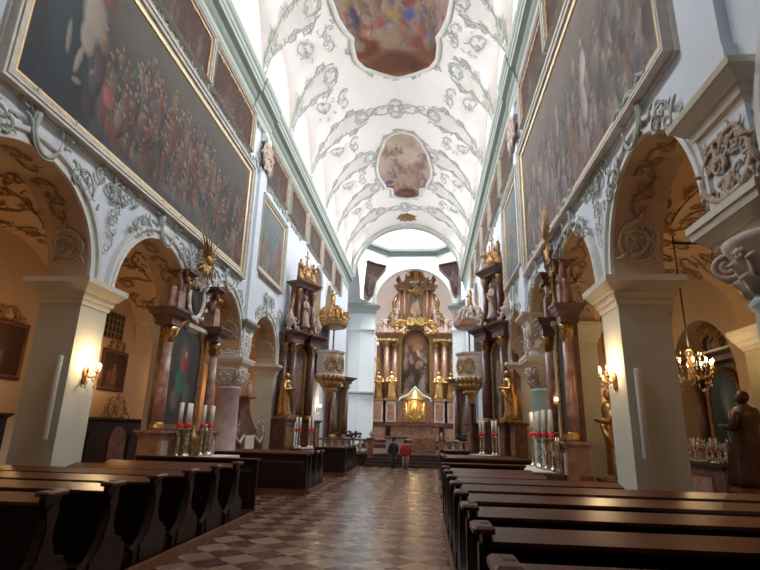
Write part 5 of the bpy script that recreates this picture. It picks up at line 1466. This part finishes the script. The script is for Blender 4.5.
# right chapel altar seen through the first arch
t=thing('chapel_altar','dark chapel altar with blue-green painting and silver ornaments in the right aisle','altar',(XOR+.85,17.1,0),pi)
MB().box(0,.5,-1.6,1.6,0,1.3).build('base','brown_marble',t)
MB().box(.5,1.3,-1.3,1.3,0,1.2).build('altar_block','brown_marble',t); slab_mb(MB(),.45,1.35,-1.35,1.35,1.2,[(.02,.07,.07),(.08,.08,.05)]).build('altar_table','dark_wood',t)
MB().box(1.3,1.36,-.7,.7,.4,.95).build('front_panel','red_marble',t)
for y in (-1.25,1.25): col_parts(t,(.35,y,1.5),.15,2.4,'brown_marble','old_gold')
MB().box(0,.2,-1.4,1.4,1.3,4.6).build('backboard','brown_marble',t)
arched_canvas(t,.25,1.7,1.75,4.1,[(.2,.3,.5,.7,.2,(.18,.28,.30),.7),(-.3,-.5,.5,.4,0,(.05,.07,.07),.7),(.1,.2,.2,.4,0,(.3,.36,.36),.6)],dark_base((.10,.17,.18),(.04,.06,.06)),.12,'old_gold')
slab_mb(MB(),0,.6,-1.5,1.5,4.35,[(.0,.0,.15),(.04,.12,.1),(.18,.2,.08)]).build('entablature','brown_marble',t)
q=MB(); f=lambda u,v:(V3(.5,u,4.95+v),V3(1,0,0)); relief(q,motif_cartouche(1.5,1.1,rnd),f,.09); q.tube([(.4,.5*cos(a),4.9+.45*sin(a)) for a in np.linspace(0,2*pi,24)],.08,6); q.build('carved_crest','old_gold',t)
q=MB()
for k in range(7):
    y=-1.05+.35*k; f=lambda u,v,y=y:(V3(.95,y+u,1.65+v),V3(1,0,0)); relief(q,motif_cartouche(.35,.55 if k%2 else .75,rnd),f,.03); q.box(.93,.97,y-.02,y+.02,1.33,1.5)
q.build('silver_ornaments','silver',t)
for k,y in enumerate((16.45,16.75,17.45,17.75)):
    dup(cproto,(XOR-.2,y,1.35),0,'%s of four small candlesticks on the chapel altar in the right aisle'%('nearest','second','third','farthest')[k],'candlesticks on the chapel altar',(.6,.6,.5))
statue('carved_figure',(6.68,11.75,1.0),pi*.75,2.0,'dark_carving','dark brown carved figure before the far right pilaster',0,wide=1.3)
t=thing('figure_pedestal','dark wooden pedestal under the carved figure at far right','pedestal',(6.68,11.75,0)); slab_mb(MB(),-.3,.3,-.3,.3,0,[(.06,.06,.12),(.0,.0,.76),(.04,.06,.12)]).build('body','dark_wood',t)
statue('niche_statue',(4.35,12.6,1.1),pi*.9,2.0,'gold','gold robed statue glimpsed left of the broad right pillar',0)
t=thing('statue_pedestal','dark marble pedestal under the gold statue beside the broad right pillar','pedestal',(4.35,12.6,0)); slab_mb(MB(),-.35,.35,-.35,.35,0,[(.06,.06,.12),(.0,.0,.86),(.04,.06,.12)]).build('body','brown_marble',t)

# warm lamps of the aisles
for x,ys in ((-11.0,(3.5,8.2,13,17.9,22.8,27.5)),(7.9,(3.3,8.6,21,26))):
    for y in ys: point('aisle_lamp',(x,y,3.9),30,(1.,.55,.22),.25)
point('apse_lamp',(-1.2,57.5,5),90,(1.,.72,.42),.5)
area('apse_daylight',(3.5,61,11),(-1,-.25,0),2.5,6,240)
area('apse_daylight',(-6.0,61,11),(1,-.25,0),2.5,6,240)
#@@END
# ------------------------------------------------------------------ camera
f_, p_, y_, r_ = 5.10622218e+02, 2.79601656e-01, -9.20599493e-02, 2.58795351e-02
cy_, sy_, cp_, sp_ = cos(y_), sin(y_), cos(p_), sin(p_)
fwd = Vector((sy_*cp_, cy_*cp_, sp_)); rt = Vector((cy_, -sy_, 0)); up = rt.cross(fwd)
c_, s_ = cos(r_), sin(r_)
r2 = rt*c_+up*s_; u2 = -rt*s_+up*c_
cam = bpy.data.cameras.new('camera'); co = bpy.data.objects.new('camera', cam); C.objects.link(co)
co.matrix_world = Matrix(((r2.x,u2.x,-fwd.x,0),(r2.y,u2.y,-fwd.y,0),(r2.z,u2.z,-fwd.z,2),(0,0,0,1)))
cam.sensor_width = 36; cam.lens = f_/760*36; cam.clip_end = 200; cam.clip_start = .05
bpy.context.scene.camera = co

# ------------------------------------------------------------------ light
w = bpy.data.worlds.new('world'); bpy.context.scene.world = w; w.use_nodes = True
w.node_tree.nodes['Background'].inputs[0].default_value = (.6,.75,1,1); w.node_tree.nodes['Background'].inputs[1].default_value = .5
for yc, h in WIN:
    if yc < 5: continue
    area('window_daylight', (VX-VR-.3, yc, 18.3), (1,0,-.5), h*1.9, 2.3, 300, spread=130)
    area('window_daylight', (VX+VR+.3, yc, 18.3), (-1,0,-.5), h*1.9, 2.3, 300, spread=130)
area('west_fill_light', (-1.85,-4.8,13), (0,1,-.1), 5, 7, 20)  # added weak fill from behind the camera; the end wall has no window
area('crossing_daylight', (-1.6,51,30), (0,0.2,-1), 7, 7, 2500, spread=95)
vs_ = bpy.context.scene.view_settings
vs_.view_transform = 'Standard'; vs_.look = 'None'; vs_.exposure = 0.2; vs_.gamma = 1
